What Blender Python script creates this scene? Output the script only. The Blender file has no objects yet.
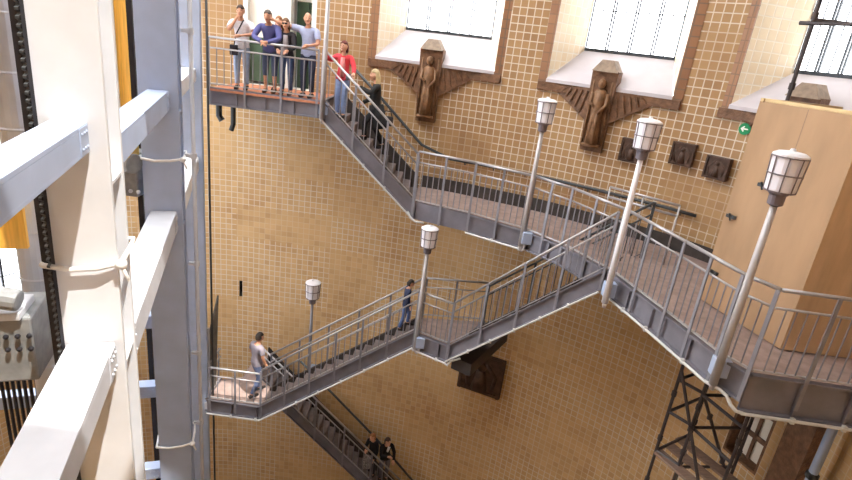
import bpy, bmesh, math, random
from mathutils import Vector as V, Matrix
random.seed(7)
C = bpy.context.scene.collection
PI = math.pi

# ------------------------------------------------------------------ materials
def lin(c):
    return tuple(((x/12.92) if x <= .04045 else ((x+.055)/1.055)**2.4) for x in [v/255 for v in c])
def nodes(name):
    m = bpy.data.materials.new(name); m.use_nodes = True
    nt = m.node_tree; return m, nt, nt.nodes['Principled BSDF']
def mk(name, rgb, rough=.6, metal=0., var=.12, scale=6., bump=0., bscale=40., stretch=None, spec=.4):
    m, nt, b = nodes(name); N = nt.nodes; L = nt.links
    tc = N.new('ShaderNodeTexCoord'); nz = N.new('ShaderNodeTexNoise'); nz.inputs['Scale'].default_value = scale
    nz.inputs['Detail'].default_value = 4
    src = tc.outputs['Object']
    if stretch:
        mp = N.new('ShaderNodeMapping'); mp.inputs['Scale'].default_value = stretch
        L.new(src, mp.inputs['Vector']); src = mp.outputs['Vector']
    L.new(src, nz.inputs['Vector'])
    r = N.new('ShaderNodeValToRGB'); c = lin(rgb)
    r.color_ramp.elements[0].position = .3; r.color_ramp.elements[1].position = .7
    r.color_ramp.elements[0].color = tuple(max(0, x*(1-var)) for x in c)+(1,)
    r.color_ramp.elements[1].color = tuple(min(1, x*(1+var)) for x in c)+(1,)
    L.new(nz.outputs['Fac'], r.inputs['Fac']); L.new(r.outputs['Color'], b.inputs['Base Color'])
    b.inputs['Roughness'].default_value = rough; b.inputs['Metallic'].default_value = metal
    b.inputs['Specular IOR Level'].default_value = spec
    if bump:
        n2 = N.new('ShaderNodeTexNoise'); n2.inputs['Scale'].default_value = bscale; L.new(src, n2.inputs['Vector'])
        bp = N.new('ShaderNodeBump'); bp.inputs['Strength'].default_value = bump; bp.inputs['Distance'].default_value = .03
        L.new(n2.outputs['Fac'], bp.inputs['Height']); L.new(bp.outputs['Normal'], b.inputs['Normal'])
    return m

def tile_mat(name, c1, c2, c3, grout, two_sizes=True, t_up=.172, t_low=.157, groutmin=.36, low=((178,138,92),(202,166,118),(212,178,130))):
    """glazed square tiles in UV metres (u = along the wall, v = height); the lower wall has smaller tiles than the upper"""
    m, nt, b = nodes(name); N = nt.nodes; L = nt.links
    def math_(op, a, bb=None, c=None):
        n = N.new('ShaderNodeMath'); n.operation = op
        for i, x in enumerate((a, bb, c)):
            if x is None: continue
            if isinstance(x, (int, float)): n.inputs[i].default_value = x
            else: L.new(x, n.inputs[i])
        return n.outputs[0]
    uv = N.new('ShaderNodeUVMap'); sp = N.new('ShaderNodeSeparateXYZ'); L.new(uv.outputs['UV'], sp.inputs[0])
    u, v = sp.outputs['X'], sp.outputs['Y']
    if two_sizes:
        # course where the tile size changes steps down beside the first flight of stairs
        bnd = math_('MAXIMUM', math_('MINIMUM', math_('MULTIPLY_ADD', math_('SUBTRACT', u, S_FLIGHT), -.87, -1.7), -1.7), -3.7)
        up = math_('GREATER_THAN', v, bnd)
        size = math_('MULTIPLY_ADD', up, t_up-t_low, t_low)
    else:
        size = math_('ADD', t_up, 0.)
    su = math_('DIVIDE', u, size); sv = math_('DIVIDE', v, size)
    fu = math_('FRACT', su); fv = math_('FRACT', sv)
    def edge(f):   # 1 at a joint
        d = math_('ABSOLUTE', math_('SUBTRACT', f, .5))
        mr = N.new('ShaderNodeMapRange'); mr.inputs[1].default_value = .415; mr.inputs[2].default_value = .47
        L.new(d, mr.inputs[0]); return mr.outputs[0]
    joint = math_('MAXIMUM', edge(fu), edge(fv))
    cmb = N.new('ShaderNodeCombineXYZ'); L.new(math_('FLOOR', su), cmb.inputs[0]); L.new(math_('FLOOR', sv), cmb.inputs[1])
    wn = N.new('ShaderNodeTexWhiteNoise'); wn.noise_dimensions = '2D'; L.new(cmb.outputs[0], wn.inputs['Vector'])
    big = N.new('ShaderNodeTexNoise'); big.inputs['Scale'].default_value = .55; big.inputs['Detail'].default_value = 3
    cm2 = N.new('ShaderNodeCombineXYZ'); L.new(u, cm2.inputs[0]); L.new(v, cm2.inputs[1]); L.new(cm2.outputs[0], big.inputs['Vector'])
    mixv = math_('ADD', math_('MULTIPLY', wn.outputs['Value'], .26), math_('MULTIPLY', big.outputs['Fac'], .8))
    r = N.new('ShaderNodeValToRGB'); e = r.color_ramp.elements
    e[0].position = .22; e[0].color = lin(c1)+(1,); e[1].position = .85; e[1].color = lin(c3)+(1,)
    mid = e.new(.52); mid.color = lin(c2)+(1,)
    L.new(mixv, r.inputs['Fac'])
    tcol = r.outputs['Color']
    if two_sizes:   # the small lower tiles are coloured paler and yellower than the big upper ones
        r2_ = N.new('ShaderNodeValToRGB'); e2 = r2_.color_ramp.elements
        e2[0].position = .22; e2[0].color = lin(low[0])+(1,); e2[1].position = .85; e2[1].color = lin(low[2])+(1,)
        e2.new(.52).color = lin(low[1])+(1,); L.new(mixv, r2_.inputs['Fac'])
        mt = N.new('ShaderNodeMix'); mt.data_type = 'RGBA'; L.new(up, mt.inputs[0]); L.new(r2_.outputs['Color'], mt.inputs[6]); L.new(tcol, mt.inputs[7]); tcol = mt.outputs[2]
    # rectangular patches where the joints are browned over
    pc = N.new('ShaderNodeCombineXYZ'); L.new(math_('FLOOR', math_('DIVIDE', u, 1.35)), pc.inputs[0]); L.new(math_('FLOOR', math_('DIVIDE', v, .95)), pc.inputs[1])
    wp = N.new('ShaderNodeTexWhiteNoise'); wp.noise_dimensions = '2D'; L.new(pc.outputs[0], wp.inputs['Vector'])
    pm = N.new('ShaderNodeMapRange'); pm.inputs[1].default_value = .15; pm.inputs[2].default_value = .6
    pm.inputs[3].default_value = groutmin; pm.inputs[4].default_value = 1; L.new(wp.outputs['Value'], pm.inputs[0])
    fac = math_('MULTIPLY', joint, pm.outputs[0])
    mx = N.new('ShaderNodeMix'); mx.data_type = 'RGBA'; L.new(fac, mx.inputs[0]); L.new(tcol, mx.inputs[6])
    mx.inputs[7].default_value = lin(grout)+(1,)
    L.new(mx.outputs[2], b.inputs['Base Color'])
    rr = math_('MULTIPLY_ADD', joint, .4, .42); L.new(rr, b.inputs['Roughness'])
    bp = N.new('ShaderNodeBump'); bp.inputs['Strength'].default_value = .25; bp.inputs['Distance'].default_value = .01; bp.invert = True
    L.new(joint, bp.inputs['Height']); L.new(bp.outputs['Normal'], b.inputs['Normal'])
    return m

M = {}
M['steel'] = mk('painted steel grey', (138, 137, 146), .5, .25, .1, 5)
M['rail'] = mk('galvanised rail steel', (178, 176, 180), .38, .45, .08, 9)
M['darkrail'] = mk('dark painted handrail', (72, 76, 80), .45, .2, .1, 8)
M['string'] = mk('grey stringer paint', (122, 120, 130), .5, .2, .14, 3)
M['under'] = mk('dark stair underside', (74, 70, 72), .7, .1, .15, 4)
M['deck'] = mk('worn pinkish steel deck', (158, 138, 132), .7, .05, .16, 7, .15, 60)
M['tread'] = mk('grey steel treads', (124, 112, 110), .7, .1, .18, 8)
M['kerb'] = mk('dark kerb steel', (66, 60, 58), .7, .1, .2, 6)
M['conduit'] = mk('pale cable conduit', (205, 205, 203), .4, .1, .06, 10)
M['redboard'] = mk('red brown floor covering', (186, 122, 92), .7, 0, .2, 9)
M['white_steel'] = mk('white painted steel', (222, 224, 230), .5, 0, .06, 2.5)  # lift frame steel, whitened for the sun on it
M['blue_steel'] = mk('blue grey painted steel', (174, 188, 216), .5, .05, .07, 2.5)  # on the lift frame, a cooler tone for shaded steel
M['pale_steel'] = mk('pale grey painted steel', (204, 207, 216), .5, 0, .07, 3)  # on lift beams, a greyer tone for shaded front faces
M['wirewhite'] = mk('white rope', (238, 238, 238), .6, 0, .04, 10)
M['black'] = mk('black painted steel', (38, 36, 42), .5, .1, .2, 10)
M['duct'] = mk('zinc duct sheet', (190, 194, 204), .4, .35, .08, 4)
M['yellowwood'] = mk('yellow varnished boards', (232, 176, 74), .5, 0, .18, 4, 0, 40, (8, 8, .6))
M['machine'] = mk('machine grey', (142, 144, 146), .5, .2, .2, 8)
M['brass'] = mk('yellow machine paint', (206, 170, 78), .5, .1, .2, 8)
M['lampglass'] = mk('white lamp glass', (240, 238, 248), .25, 0, .02, 3)
M['cage'] = mk('lamp cage steel', (126, 118, 126), .5, .4, .1, 10)
M['lampcap'] = mk('white lamp cap', (232, 230, 236), .4, 0, .04, 5)
M['pole'] = mk('lamp pole paint', (182, 178, 180), .42, .25, .1, 4)
M['sill'] = mk('pale rendered sill', (196, 190, 196), .7, 0, .06, 2)
M['winframe'] = mk('dark window steel', (66, 70, 76), .5, .3, .1, 6)
M['brownstone'] = mk('brown glazed terracotta', (116, 84, 62), .45, 0, .35, 9, .5, 26)
M['figure'] = mk('carved brown terracotta', (132, 98, 70), .42, 0, .3, 9, .4, 30)
M['darkplaque'] = mk('dark bronze brown plaque', (78, 58, 48), .5, .1, .35, 8, .4, 30)
M['stonecap'] = mk('weathered stone cap', (150, 132, 116), .7, 0, .2, 10)
M['ply'] = mk('plywood sheet', (176, 144, 112), .65, 0, .13, 2.2, 0, 40, (1.2, 1.2, .35))  # left sheet, darkened for the shade on that face
M['ply2'] = mk('plywood sheet lighter', (200, 168, 132), .65, 0, .16, 2.4, 0, 40, (2.2, 2.2, .4))  # front sheet, lightened for the light on that face
M['batten'] = mk('pale timber batten', (222, 196, 148), .6, 0, .12, 5)
M['scaf'] = mk('scaffold tube', (76, 70, 72), .45, .4, .15, 8)
M['plank'] = mk('scaffold plank', (142, 118, 104), .7, 0, .2, 5, 0, 40, (1, 6, 6))
M['green'] = mk('exit sign green', (20, 138, 84), .5, 0, .03, 4)
M['signwhite'] = mk('exit sign white', (240, 246, 240), .5, 0, .02, 4)
M['doorgreen'] = mk('dark green door paint', (62, 82, 62), .5, 0, .15, 5)
M['doorframe'] = mk('white door frame', (224, 224, 218), .5, 0, .05, 4)
M['dark'] = mk('dark interior', (52, 50, 48), .8, 0, .2, 3)
M['plaster'] = mk('white plaster reveal', (232, 226, 214), .7, 0, .05, 2)
M['roofboard'] = mk('brown roof boards', (120, 104, 88), .8, 0, .15, 3)
M['concrete'] = mk('shaft floor concrete', (74, 68, 62), .8, 0, .2, 1.5)
M['gate'] = mk('worn dark steel plate', (118, 116, 112), .55, .3, .2, 6)
m, nt, b = nodes('window glass')
mix = nt.nodes.new('ShaderNodeMixShader'); tr = nt.nodes.new('ShaderNodeBsdfTransparent'); gl = nt.nodes.new('ShaderNodeBsdfGlossy')
gl.inputs['Roughness'].default_value = .05; mix.inputs[0].default_value = .06
nt.links.new(tr.outputs[0], mix.inputs[1]); nt.links.new(gl.outputs[0], mix.inputs[2])
nt.links.new(mix.outputs[0], nt.nodes['Material Output'].inputs['Surface']); M['glass'] = m

# ------------------------------------------------------------------ mesh builder
class MB:
    def __init__(s): s.v = []; s.f = []; s.uv = None
    def add(s, vs, fs):
        o = len(s.v); s.v += [V(p) for p in vs]; s.f += [tuple(i+o for i in f) for f in fs]; return s
    def hexa(s, a):   # 8 points: bottom 4 ccw, top 4
        return s.add(a, [(3,2,1,0),(4,5,6,7),(0,1,5,4),(1,2,6,5),(2,3,7,6),(3,0,4,7)])
    def box(s, c, d, ax=None):
        c = V(c); x, y, z = ax or (V((1,0,0)), V((0,1,0)), V((0,0,1)))
        x, y, z = V(x)*d[0]/2, V(y)*d[1]/2, V(z)*d[2]/2
        return s.hexa([c-x-y-z, c+x-y-z, c+x+y-z, c-x+y-z, c-x-y+z, c+x-y+z, c+x+y+z, c-x+y+z])
    def slab(s, p, q, side, w, z0, z1):   # strip p->q, thickness w along side, heights relative to p/q
        p, q = V(p), V(q); sd = V(side)*w; a, b_ = V((0,0,z0)), V((0,0,z1))
        return s.hexa([p+a, q+a, q+sd+a, p+sd+a, p+b_, q+b_, q+sd+b_, p+sd+b_])
    def prism(s, poly, z0, z1):
        n = len(poly)
        vs = [(x, y, z0) for x, y in poly]+[(x, y, z1) for x, y in poly]
        return s.add(vs, [tuple(range(n-1, -1, -1)), tuple(range(n, 2*n))]+[(i, (i+1) % n, n+(i+1) % n, n+i) for i in range(n)])
    def tube(s, pts, r, n=8, caps=True):
        pts = [V(p) for p in pts]; rs = r if isinstance(r, (list, tuple)) else [r]*len(pts)
        o = len(s.v); prev = None
        for i, p in enumerate(pts):
            d = (pts[min(i+1, len(pts)-1)]-pts[max(i-1, 0)]).normalized()
            if prev is None:
                ref = V((0,0,1)) if abs(d.z) < .9 else V((1,0,0)); x = d.cross(ref).normalized()
            else:
                x = (prev-d*prev.dot(d)).normalized()
            y = d.cross(x); prev = x
            for k in range(n):
                a = 2*PI*k/n+PI/n; s.v.append(p+(x*math.cos(a)+y*math.sin(a))*rs[i])
        for i in range(len(pts)-1):
            for k in range(n):
                s.f.append((o+i*n+k, o+i*n+(k+1) % n, o+(i+1)*n+(k+1) % n, o+(i+1)*n+k))
        if caps:
            s.f.append(tuple(o+k for k in range(n-1, -1, -1))); s.f.append(tuple(o+(len(pts)-1)*n+k for k in range(n)))
        return s
    def lathe(s, c, prof, n=16, sx=1., sy=1.):   # prof: (r,z)
        c = V(c); o = len(s.v)
        for r, z in prof:
            for k in range(n):
                a = 2*PI*k/n; s.v.append(c+V((r*math.cos(a)*sx, r*math.sin(a)*sy, z)))
        for i in range(len(prof)-1):
            for k in range(n):
                s.f.append((o+i*n+k, o+i*n+(k+1) % n, o+(i+1)*n+(k+1) % n, o+(i+1)*n+k))
        s.f.append(tuple(o+k for k in range(n-1, -1, -1))); s.f.append(tuple(o+(len(prof)-1)*n+k for k in range(n)))
        return s
    def ball(s, c, r, n=12, m=8):
        c = V(c); r = (r, r, r) if isinstance(r, (int, float)) else r
        o = len(s.v); s.v.append(c+V((0,0,-r[2])))
        for j in range(1, m):
            t = -PI/2+PI*j/m
            for k in range(n):
                a = 2*PI*k/n; s.v.append(c+V((r[0]*math.cos(t)*math.cos(a), r[1]*math.cos(t)*math.sin(a), r[2]*math.sin(t))))
        s.v.append(c+V((0,0,r[2]))); top = len(s.v)-1
        for k in range(n):
            s.f.append((o, o+1+(k+1) % n, o+1+k)); s.f.append((top, top-n+k, top-n+(k+1) % n))
        for j in range(m-2):
            for k in range(n):
                s.f.append((o+1+j*n+k, o+1+j*n+(k+1) % n, o+1+(j+1)*n+(k+1) % n, o+1+(j+1)*n+k))
        return s
    def mesh(s, name, off=V((0,0,0)), smooth=False):
        me = bpy.data.meshes.new(name); me.from_pydata([tuple(p-off) for p in s.v], [], s.f); me.update()
        bm = bmesh.new(); bm.from_mesh(me); bmesh.ops.recalc_face_normals(bm, faces=bm.faces); bm.to_mesh(me); bm.free()
        if smooth:
            for p in me.polygons: p.use_smooth = True
        return me
def worldloc(o):
    l = V(o.location)
    while o.parent: o = o.parent; l += V(o.location)
    return l
def build(name, mb, mat, parent=None, smooth=False, bevel=0):
    off = worldloc(parent) if parent else V((0,0,0))
    if parent is None:
        lo = V((min(p.x for p in mb.v), min(p.y for p in mb.v), min(p.z for p in mb.v)))
        hi = V((max(p.x for p in mb.v), max(p.y for p in mb.v), lo.z)); off = (lo+hi)/2
    me = mb.mesh(name, off, smooth); me.materials.append(M[mat] if isinstance(mat, str) else mat)
    o = bpy.data.objects.new(name, me); C.objects.link(o)
    if parent: o.parent = parent
    else: o.location = off
    if bevel:
        md = o.modifiers.new('bevel', 'BEVEL'); md.width = bevel; md.segments = 2; md.limit_method = 'ANGLE'
    return o
def tag(o, label, cat, group=None):
    o['label'] = label; o['category'] = cat
    if group: o['group'] = group
    return o
def thing(name, loc, label, cat, group=None):
    o = bpy.data.objects.new(name, None); o.empty_display_size = .1; C.objects.link(o); o.location = loc
    return tag(o, label, cat, group)
def struct(o): o['kind'] = 'structure'; return o

# ------------------------------------------------------------------ the shaft wall (a closed curve in plan)
CTRL = [(-11,7),(-10.6,10.8),(-8.8,13.6),(-6,14.3),(-4,14.3),(-2,14.2),(.4,13.75),(1.5,13.35),(2.6,12.9),(3.6,12.3),(4.65,11.6),
        (5.6,10.75),(6.5,9.4),(7.05,7.7),(7.2,5.6),(6.9,3.2),(5.6,.6),(3,-1.5),(0,-2.1),(-4,-1.8),(-8,0),(-10.4,3)]
DEN = []
for i in range(len(CTRL)):
    p0, p1, p2, p3 = [V(CTRL[(i+k-1) % len(CTRL)]+(0,)) for k in range(4)]
    for k in range(24):
        t = k/24
        DEN.append(.5*((2*p1)+(p2-p0)*t+(2*p0-5*p1+4*p2-p3)*t*t+(3*p1-p0-3*p2+p3)*t**3))
DEN.append(DEN[0].copy())
ARC = [0.]
for i in range(1, len(DEN)): ARC.append(ARC[-1]+(DEN[i]-DEN[i-1]).length)
LEN = ARC[-1]
def wp(s, inward=0.):
    s = s % LEN
    lo, hi = 0, len(ARC)-1
    while hi-lo > 1:
        m_ = (lo+hi)//2
        if ARC[m_] <= s: lo = m_
        else: hi = m_
    t = (s-ARC[lo])/(ARC[hi]-ARC[lo]); p = DEN[lo].lerp(DEN[hi], t)
    return p+wn(s)*inward if inward else p
def wt(s):
    a, b_ = None, None
    import bisect
    i = min(max(bisect.bisect(ARC, s % LEN)-1, 1), len(DEN)-3)
    return (DEN[i+2]-DEN[i-1]).normalized()
def wn(s):   # inward normal
    t = wt(s); return V((t.y, -t.x, 0))
def s_dir(r):   # where the far wall lies in direction x/y = r from the viewing landing
    best, bs = 9, 0
    for i, p in enumerate(DEN):
        if p.y > 2 and ARC[i] > 4 and abs(p.x/p.y-r) < best: best = abs(p.x/p.y-r); bs = ARC[i]
    for k in range(-40, 41):
        s = bs+k*.005; p = wp(s)
        if abs(p.x/p.y-r) < best: best = abs(p.x/p.y-r); bb = s; bs2 = s
    try: return bs2
    except NameError: return bs
def s_dir(r):
    best, bs = 9, 0
    s = 6.
    while s < 30:
        p = wp(s)
        if p.y > 1.5 and abs(p.x/p.y-r) < best: best = abs(p.x/p.y-r); bs = s
        s += .01
    return bs
S_FLIGHT = s_dir(-2.5/14.2)
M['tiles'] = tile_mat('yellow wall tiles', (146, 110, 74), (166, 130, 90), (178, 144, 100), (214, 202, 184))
M['jambtiles'] = tile_mat('cream reveal tiles', (226, 206, 170), (236, 220, 190), (242, 230, 208), (244, 240, 230), False, .2)
M['bordertiles'] = tile_mat('brown border tiles', (120, 82, 58), (146, 104, 74), (160, 116, 80), (120, 100, 84), False, .2)

WIN = []   # (s0,s1,z0,z1)
for a, b_ in ((-.126, .0827), (.1754, .3974), (.5004, .742)):
    WIN.append((s_dir(a), s_dir(b_), -.4, 3.6))
DOOR = (s_dir(-.3598), s_dir(-.2330), -1.46, 1.35)
LOWW = (s_dir(.7), s_dir(.79), -7.0, -5.3)
SLOT = (s_dir(-.3655), s_dir(-.3590), -7.55, -7.05)
SRB = s_dir(.95)+4.
LIGHTWIN = [(a, a+2.7, -8.0, 7.2) for a in (.5, 3.6)]  # made-up tall side windows, added to light the left wall
OPEN = WIN+[DOOR, LOWW, SLOT]+LIGHTWIN
ZB, ZT = -18., 8.

def wall_part(name, s0, s1):
    ss = set([s0, s1]); s = s0
    while s < s1: ss.add(round(s, 4)); s += .35
    for o in OPEN:
        for q in o[:2]:
            if s0 < q < s1: ss.add(q)
    ss = sorted(ss)
    zs = set([ZB, ZT, -12, -6, 4])
    for o in OPEN: zs |= {o[2], o[3]}
    zs = sorted(zs)
    mb = MB(); idx = {}
    for i, a in enumerate(ss):
        p = wp(a)
        for j, z in enumerate(zs): idx[i, j] = len(mb.v); mb.v.append(V((p.x, p.y, z)))
    for i in range(len(ss)-1):
        for j in range(len(zs)-1):
            cs, cz = (ss[i]+ss[i+1])/2, (zs[j]+zs[j+1])/2
            if any(o[0] < cs < o[1] and o[2] < cz < o[3] for o in OPEN): continue
            mb.f.append((idx[i, j], idx[i, j+1], idx[i+1, j+1], idx[i+1, j]))
    me = bpy.data.meshes.new(name); me.from_pydata([tuple(p) for p in mb.v], [], mb.f); me.update()
    uv = me.uv_layers.new(name='UVMap'); rev = {}
    for (i, j), k in idx.items(): rev[k] = (ss[i], zs[j])
    for p in me.polygons:
        p.use_smooth = True
        for li in p.loop_indices: uv.data[li].uv = rev[me.loops[li].vertex_index]
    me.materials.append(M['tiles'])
    o = bpy.data.objects.new(name, me); C.objects.link(o); return struct(o)
SL, SR = s_dir(-.62), s_dir(.95)
wall_part('wall_left', 0, SL); wall_part('wall_back', SL, SR); wall_part('wall_right', SR, 31.); wall_part('wall_front', 31., LEN)
fl = MB().prism([(DEN[i].x*1.002, DEN[i].y*1.002) for i in range(0, len(DEN)-1, 6)], ZB-.3, ZB); struct(build('floor', fl, 'concrete'))

def uvbox(o, sc=1.):   # planar UVs in metres for loose tiled pieces
    me = o.data; uv = me.uv_layers.new(name='UVMap')
    for p in me.polygons:
        n = p.normal; a = V((0,0,1)).cross(n)
        a = a.normalized() if a.length > .1 else V((1,0,0)); b_ = n.cross(a)
        for li in p.loop_indices:
            q = me.vertices[me.loops[li].vertex_index].co; uv.data[li].uv = (q.dot(a)*sc, q.dot(b_)*sc)
# tall windows in deep splayed niches
for k, (s0, s1, z0, z1) in enumerate(WIN):
    F0, F1 = wp(s0), wp(s1); t = (F1-F0).normalized(); n = V((-t.y, t.x, 0)); d = 1.12; c = .35
    B0, B1 = F0+n*d+t*c, F1+n*d-t*c; zs = .3
    e = V((0,0,1))
    jb = MB()
    jb.add([F0+e*z0, B0+e*zs, B0+e*z1, F0+e*z1], [(0,1,2,3)]); jb.add([F1+e*z0, B1+e*zs, B1+e*z1, F1+e*z1], [(3,2,1,0)])
    jb.add([F0+e*z1, B0+e*z1, B1+e*z1, F1+e*z1], [(0,1,2,3)])
    j = build('trim_%d' % (k+1), jb, 'jambtiles'); uvbox(j); struct(j)
    sl = MB(); lip = -n*.06
    sl.add([F0+lip+e*(z0-.0), F1+lip+e*(z0-.0), B1+e*zs, B0+e*zs, F0+lip+e*(z0-.07), F1+lip+e*(z0-.07), B1+e*(zs-.1), B0+e*(zs-.1)],
           [(0,1,2,3),(4,5,1,0),(7,6,5,4),(5,6,2,1),(4,0,3,7),(3,2,6,7)])
    struct(build('trim_%d' % (k+11), sl, 'sill'))
    # brown border strips beside the opening
    bd = MB()
    for S, a in ((F0, -t), (F1, t)):
        bd.slab(S-n*.035, S-n*.035+a*.2, n, .12, z0-.25, z1)
    bo = build('trim_%d' % (k+21), bd, 'bordertiles'); uvbox(bo); struct(bo)
    win = thing('window_%d' % (k+1), tuple((B0+B1)/2+e*zs), '', ''); del win['label']; del win['category']; struct(win)
    fr = MB(); w = (B1-B0).length
    nb = 4
    fr.slab(B0, B1, n, .07, zs, zs+.07); fr.slab(B0, B1, n, .07, z1-.07, z1)
    for i in range(nb+1):
        p = B0+t*(w*i/nb)
        for q in ((-.028, .028) if 0 < i < nb else ((.02,) if i == 0 else (-.02,))):
            fr.box(p+t*q+n*.02+e*((zs+z1)/2), (.025, .06, z1-zs), (t, n, e))
    f_ = build('window_frame', fr, 'winframe', win)
    gb = MB()
    for i in range(nb): gb.box(B0+t*(w*(i+.5)/nb)+n*.03+e*((zs+z1)/2), (.014, .03, z1-zs), (t, n, e))
    z = zs+.9
    while z < z1: gb.box((B0+B1)/2+n*.03+e*z, (w, .03, .022), (t, n, e)); z += .9
    build('glazing_bars', gb, 'winframe', f_)
    build('pane', MB().add([B0+n*.04+e*zs, B1+n*.04+e*zs, B1+n*.04+e*z1, B0+n*.04+e*z1], [(0,1,2,3)]), 'glass', win)

for k, (s0, s1, z0, z1) in enumerate(LIGHTWIN):  # frames and panes for the added light openings on the left
    F0, F1 = wp(s0), wp(s1); t = (F1-F0).normalized(); n = V((-t.y, t.x, 0)); w = (F1-F0).length
    win = thing('window_%d' % (k+5), tuple((F0+F1)/2+e*z0), '', ''); del win['label']; del win['category']; struct(win)
    fr = MB(); fr.slab(F0, F1, n, .2, z0, z0+.08); fr.slab(F0, F1, n, .2, z1-.08, z1)
    for i in range(5): fr.box(F0+t*(.03+(w-.06)*i/4)+n*.1+e*((z0+z1)/2), (.05, .08, z1-z0), (t, n, e))
    for i in range(1, 10): fr.box((F0+F1)/2+n*.1+e*(z0+1.52*i), (w, .03, .025), (t, n, e))
    build('window_frame', fr, 'winframe', win)
    build('pane', MB().add([F0+n*.11+e*z0, F1+n*.11+e*z0, F1+n*.11+e*z1, F0+n*.11+e*z1], [(0,1,2,3)]), 'glass', win)
# unseen roof, its openings placed to throw sun on white column and landing
YSKY = 5
XS = [-12, -3.7, -1.9, -.9, .4, 1.6, 2.0, 8.2]; YS = [-3, -.2, 3.2, 7.0, 7.9, 15]
rf, fg = MB(), MB()
for x0, x1 in zip(XS[:-1], XS[1:]):
    for y0, y1 in zip(YS[:-1], YS[1:]):
        cx_, cy_ = (x0+x1)/2, (y0+y1)/2
        if -.9 < cx_ < 1.6 and -.2 < cy_ < 3.2: continue
        if .4 < cx_ < 2. and 7. < cy_ < 7.9: continue
        if cx_ < -1.9 and cy_ > YSKY: fg.box((cx_, cy_, 8.03), (x1-x0, y1-y0, .02))
        else: rf.box((cx_, cy_, 8.1), (x1-x0, y1-y0, .2))
struct(build('ceiling', rf, 'roofboard'))
m, nt, b = nodes('frosted skylight glass')
tl_ = nt.nodes.new('ShaderNodeBsdfTranslucent'); tl_.inputs['Color'].default_value = (.92, .92, .9, 1)
nt.links.new(tl_.outputs[0], nt.nodes['Material Output'].inputs['Surface']); M['frost'] = m
# unseen frosted skylight sheets, sized to spread soft light on the left
fp = MB()
for x0, x1 in ((-12, -3.7), (-3.7, -1.9)):
    for y0, y1 in zip(YS[:-1], YS[1:]):
        cx_, cy_ = (x0+x1)/2, (y0+y1)/2
        if cy_ < YSKY: continue
        fp.add([(x0,y0,8.02),(x1,y0,8.02),(x1,y1,8.02),(x0,y1,8.02)], [(0,1,2,3)])
struct(build('window_20', fp, 'frost'))
# doorway on the top landing
s0, s1, z0, z1 = DOOR
F0, F1 = wp(s0), wp(s1); t = (F1-F0).normalized(); n = V((-t.y, t.x, 0)); e = V((0,0,1)); w = (F1-F0).length
door = thing('door_1', tuple((F0+F1)/2+e*z0), '', ''); del door['label']; del door['category']; struct(door)
d = MB()
d.slab(F0, F0+t*.12, n, .3, z0, z1); d.slab(F1-t*.12, F1, n, .3, z0, z1); d.slab(F0, F1, n, .3, z1-.1, z1)
d.slab(F0+t*(w*.60), F0+t*(w*.60+.1), n, .25, z0, z1)
build('door_frame', d, 'doorframe', door)
d = MB(); d.slab(F0+t*.12+n*.12, F0+t*(w*.60)+n*.12, n, .05, z0+.08, z0+1.15); build('lower_panel', d, 'doorgreen', door)
d = MB(); d.slab(F0+t*.12+n*.12, F0+t*(w*.60)+n*.12, n, .04, z0+1.15, z1-.1); build('upper_panel', d, 'plaster', door)
d = MB(); d.slab(F0+t*(w*.6+.1)+n*.5, F1-t*.12+n*.5, n, .05, z0, z1-.7); d.slab(F0+t*(w*.6+.35)+n*.46, F0+t*(w*.6+.42)+n*.46, n, .04, z0, z1-.7)
build('dark_opening', d, 'doorgreen', door)
d = MB(); d.slab(F0+t*(w*.6+.1)+n*.5, F1-t*.12+n*.5, n, .05, z1-.7, z1-.1); build('transom', d, 'plaster', door)
d = MB(); d.slab(F0, F1, n, .6, z0-.06, z0); build('threshold', d, 'plaster', door)
d = MB(); d.slab(F0+n*.3, F0+n*.62, t, .03, z0, z1); d.slab(F1+n*.3, F1+n*.62, -t, .03, z0, z1); d.slab(F0+n*.56, F1+n*.56, n, .05, z0, z1); d.slab(F0+n*.3, F1+n*.3, n, .3, z1-.06, z1)
build('door_recess', d, 'doorframe', door)

# low window under the side platform
s0, s1, z0, z1 = LOWW
F0, F1 = wp(s0), wp(s1); t = (F1-F0).normalized(); n = V((-t.y, t.x, 0)); w = (F1-F0).length
lw = thing('window_4', tuple((F0+F1)/2+e*z0), '', ''); del lw['label']; del lw['category']; struct(lw)
d = MB()
d.slab(F0, F0+t*.05, n, .3, z0, z1); d.slab(F1-t*.05, F1, n, .3, z0, z1); d.slab(F0, F1, n, .3, z0, z0+.05); d.slab(F0, F1, n, .3, z1-.05, z1)
for i in range(1, 3): d.slab(F0+n*.2, F1+n*.2, n, .04, z0+(z1-z0)*i/3-.05, z0+(z1-z0)*i/3+.05)
d.slab(F0+t*(w/2-.03)+n*.2, F0+t*(w/2+.03)+n*.2, n, .04, z0, z1)
build('window_frame', d, 'brownstone', lw)
build('pane', MB().slab(F0+n*.25, F1+n*.25, n, .03, z0, z1), 'plaster', lw)
# small dark slot high in the far wall
s0, s1, z0, z1 = SLOT
F0, F1 = wp(s0), wp(s1); t = (F1-F0).normalized(); n = V((-t.y, t.x, 0))
d = MB(); d.slab(F0+n*.2, F1+n*.2, n, .03, z0, z1); d.slab(F0, F0+n*.2, t, .01, z0, z1); d.slab(F1, F1+n*.2, -t, .01, z0, z1); d.slab(F0, F1, n, .2, z0, z0+.01); d.slab(F0, F1, n, .2, z1-.01, z1)
d.slab(F0+n*.08, F1+n*.08, n, .03, z0+.12, z0+.16); d.slab(F0+n*.08, F1+n*.08, n, .03, z0+.33, z0+.37)
struct(build('trim_31', d, 'dark'))

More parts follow.
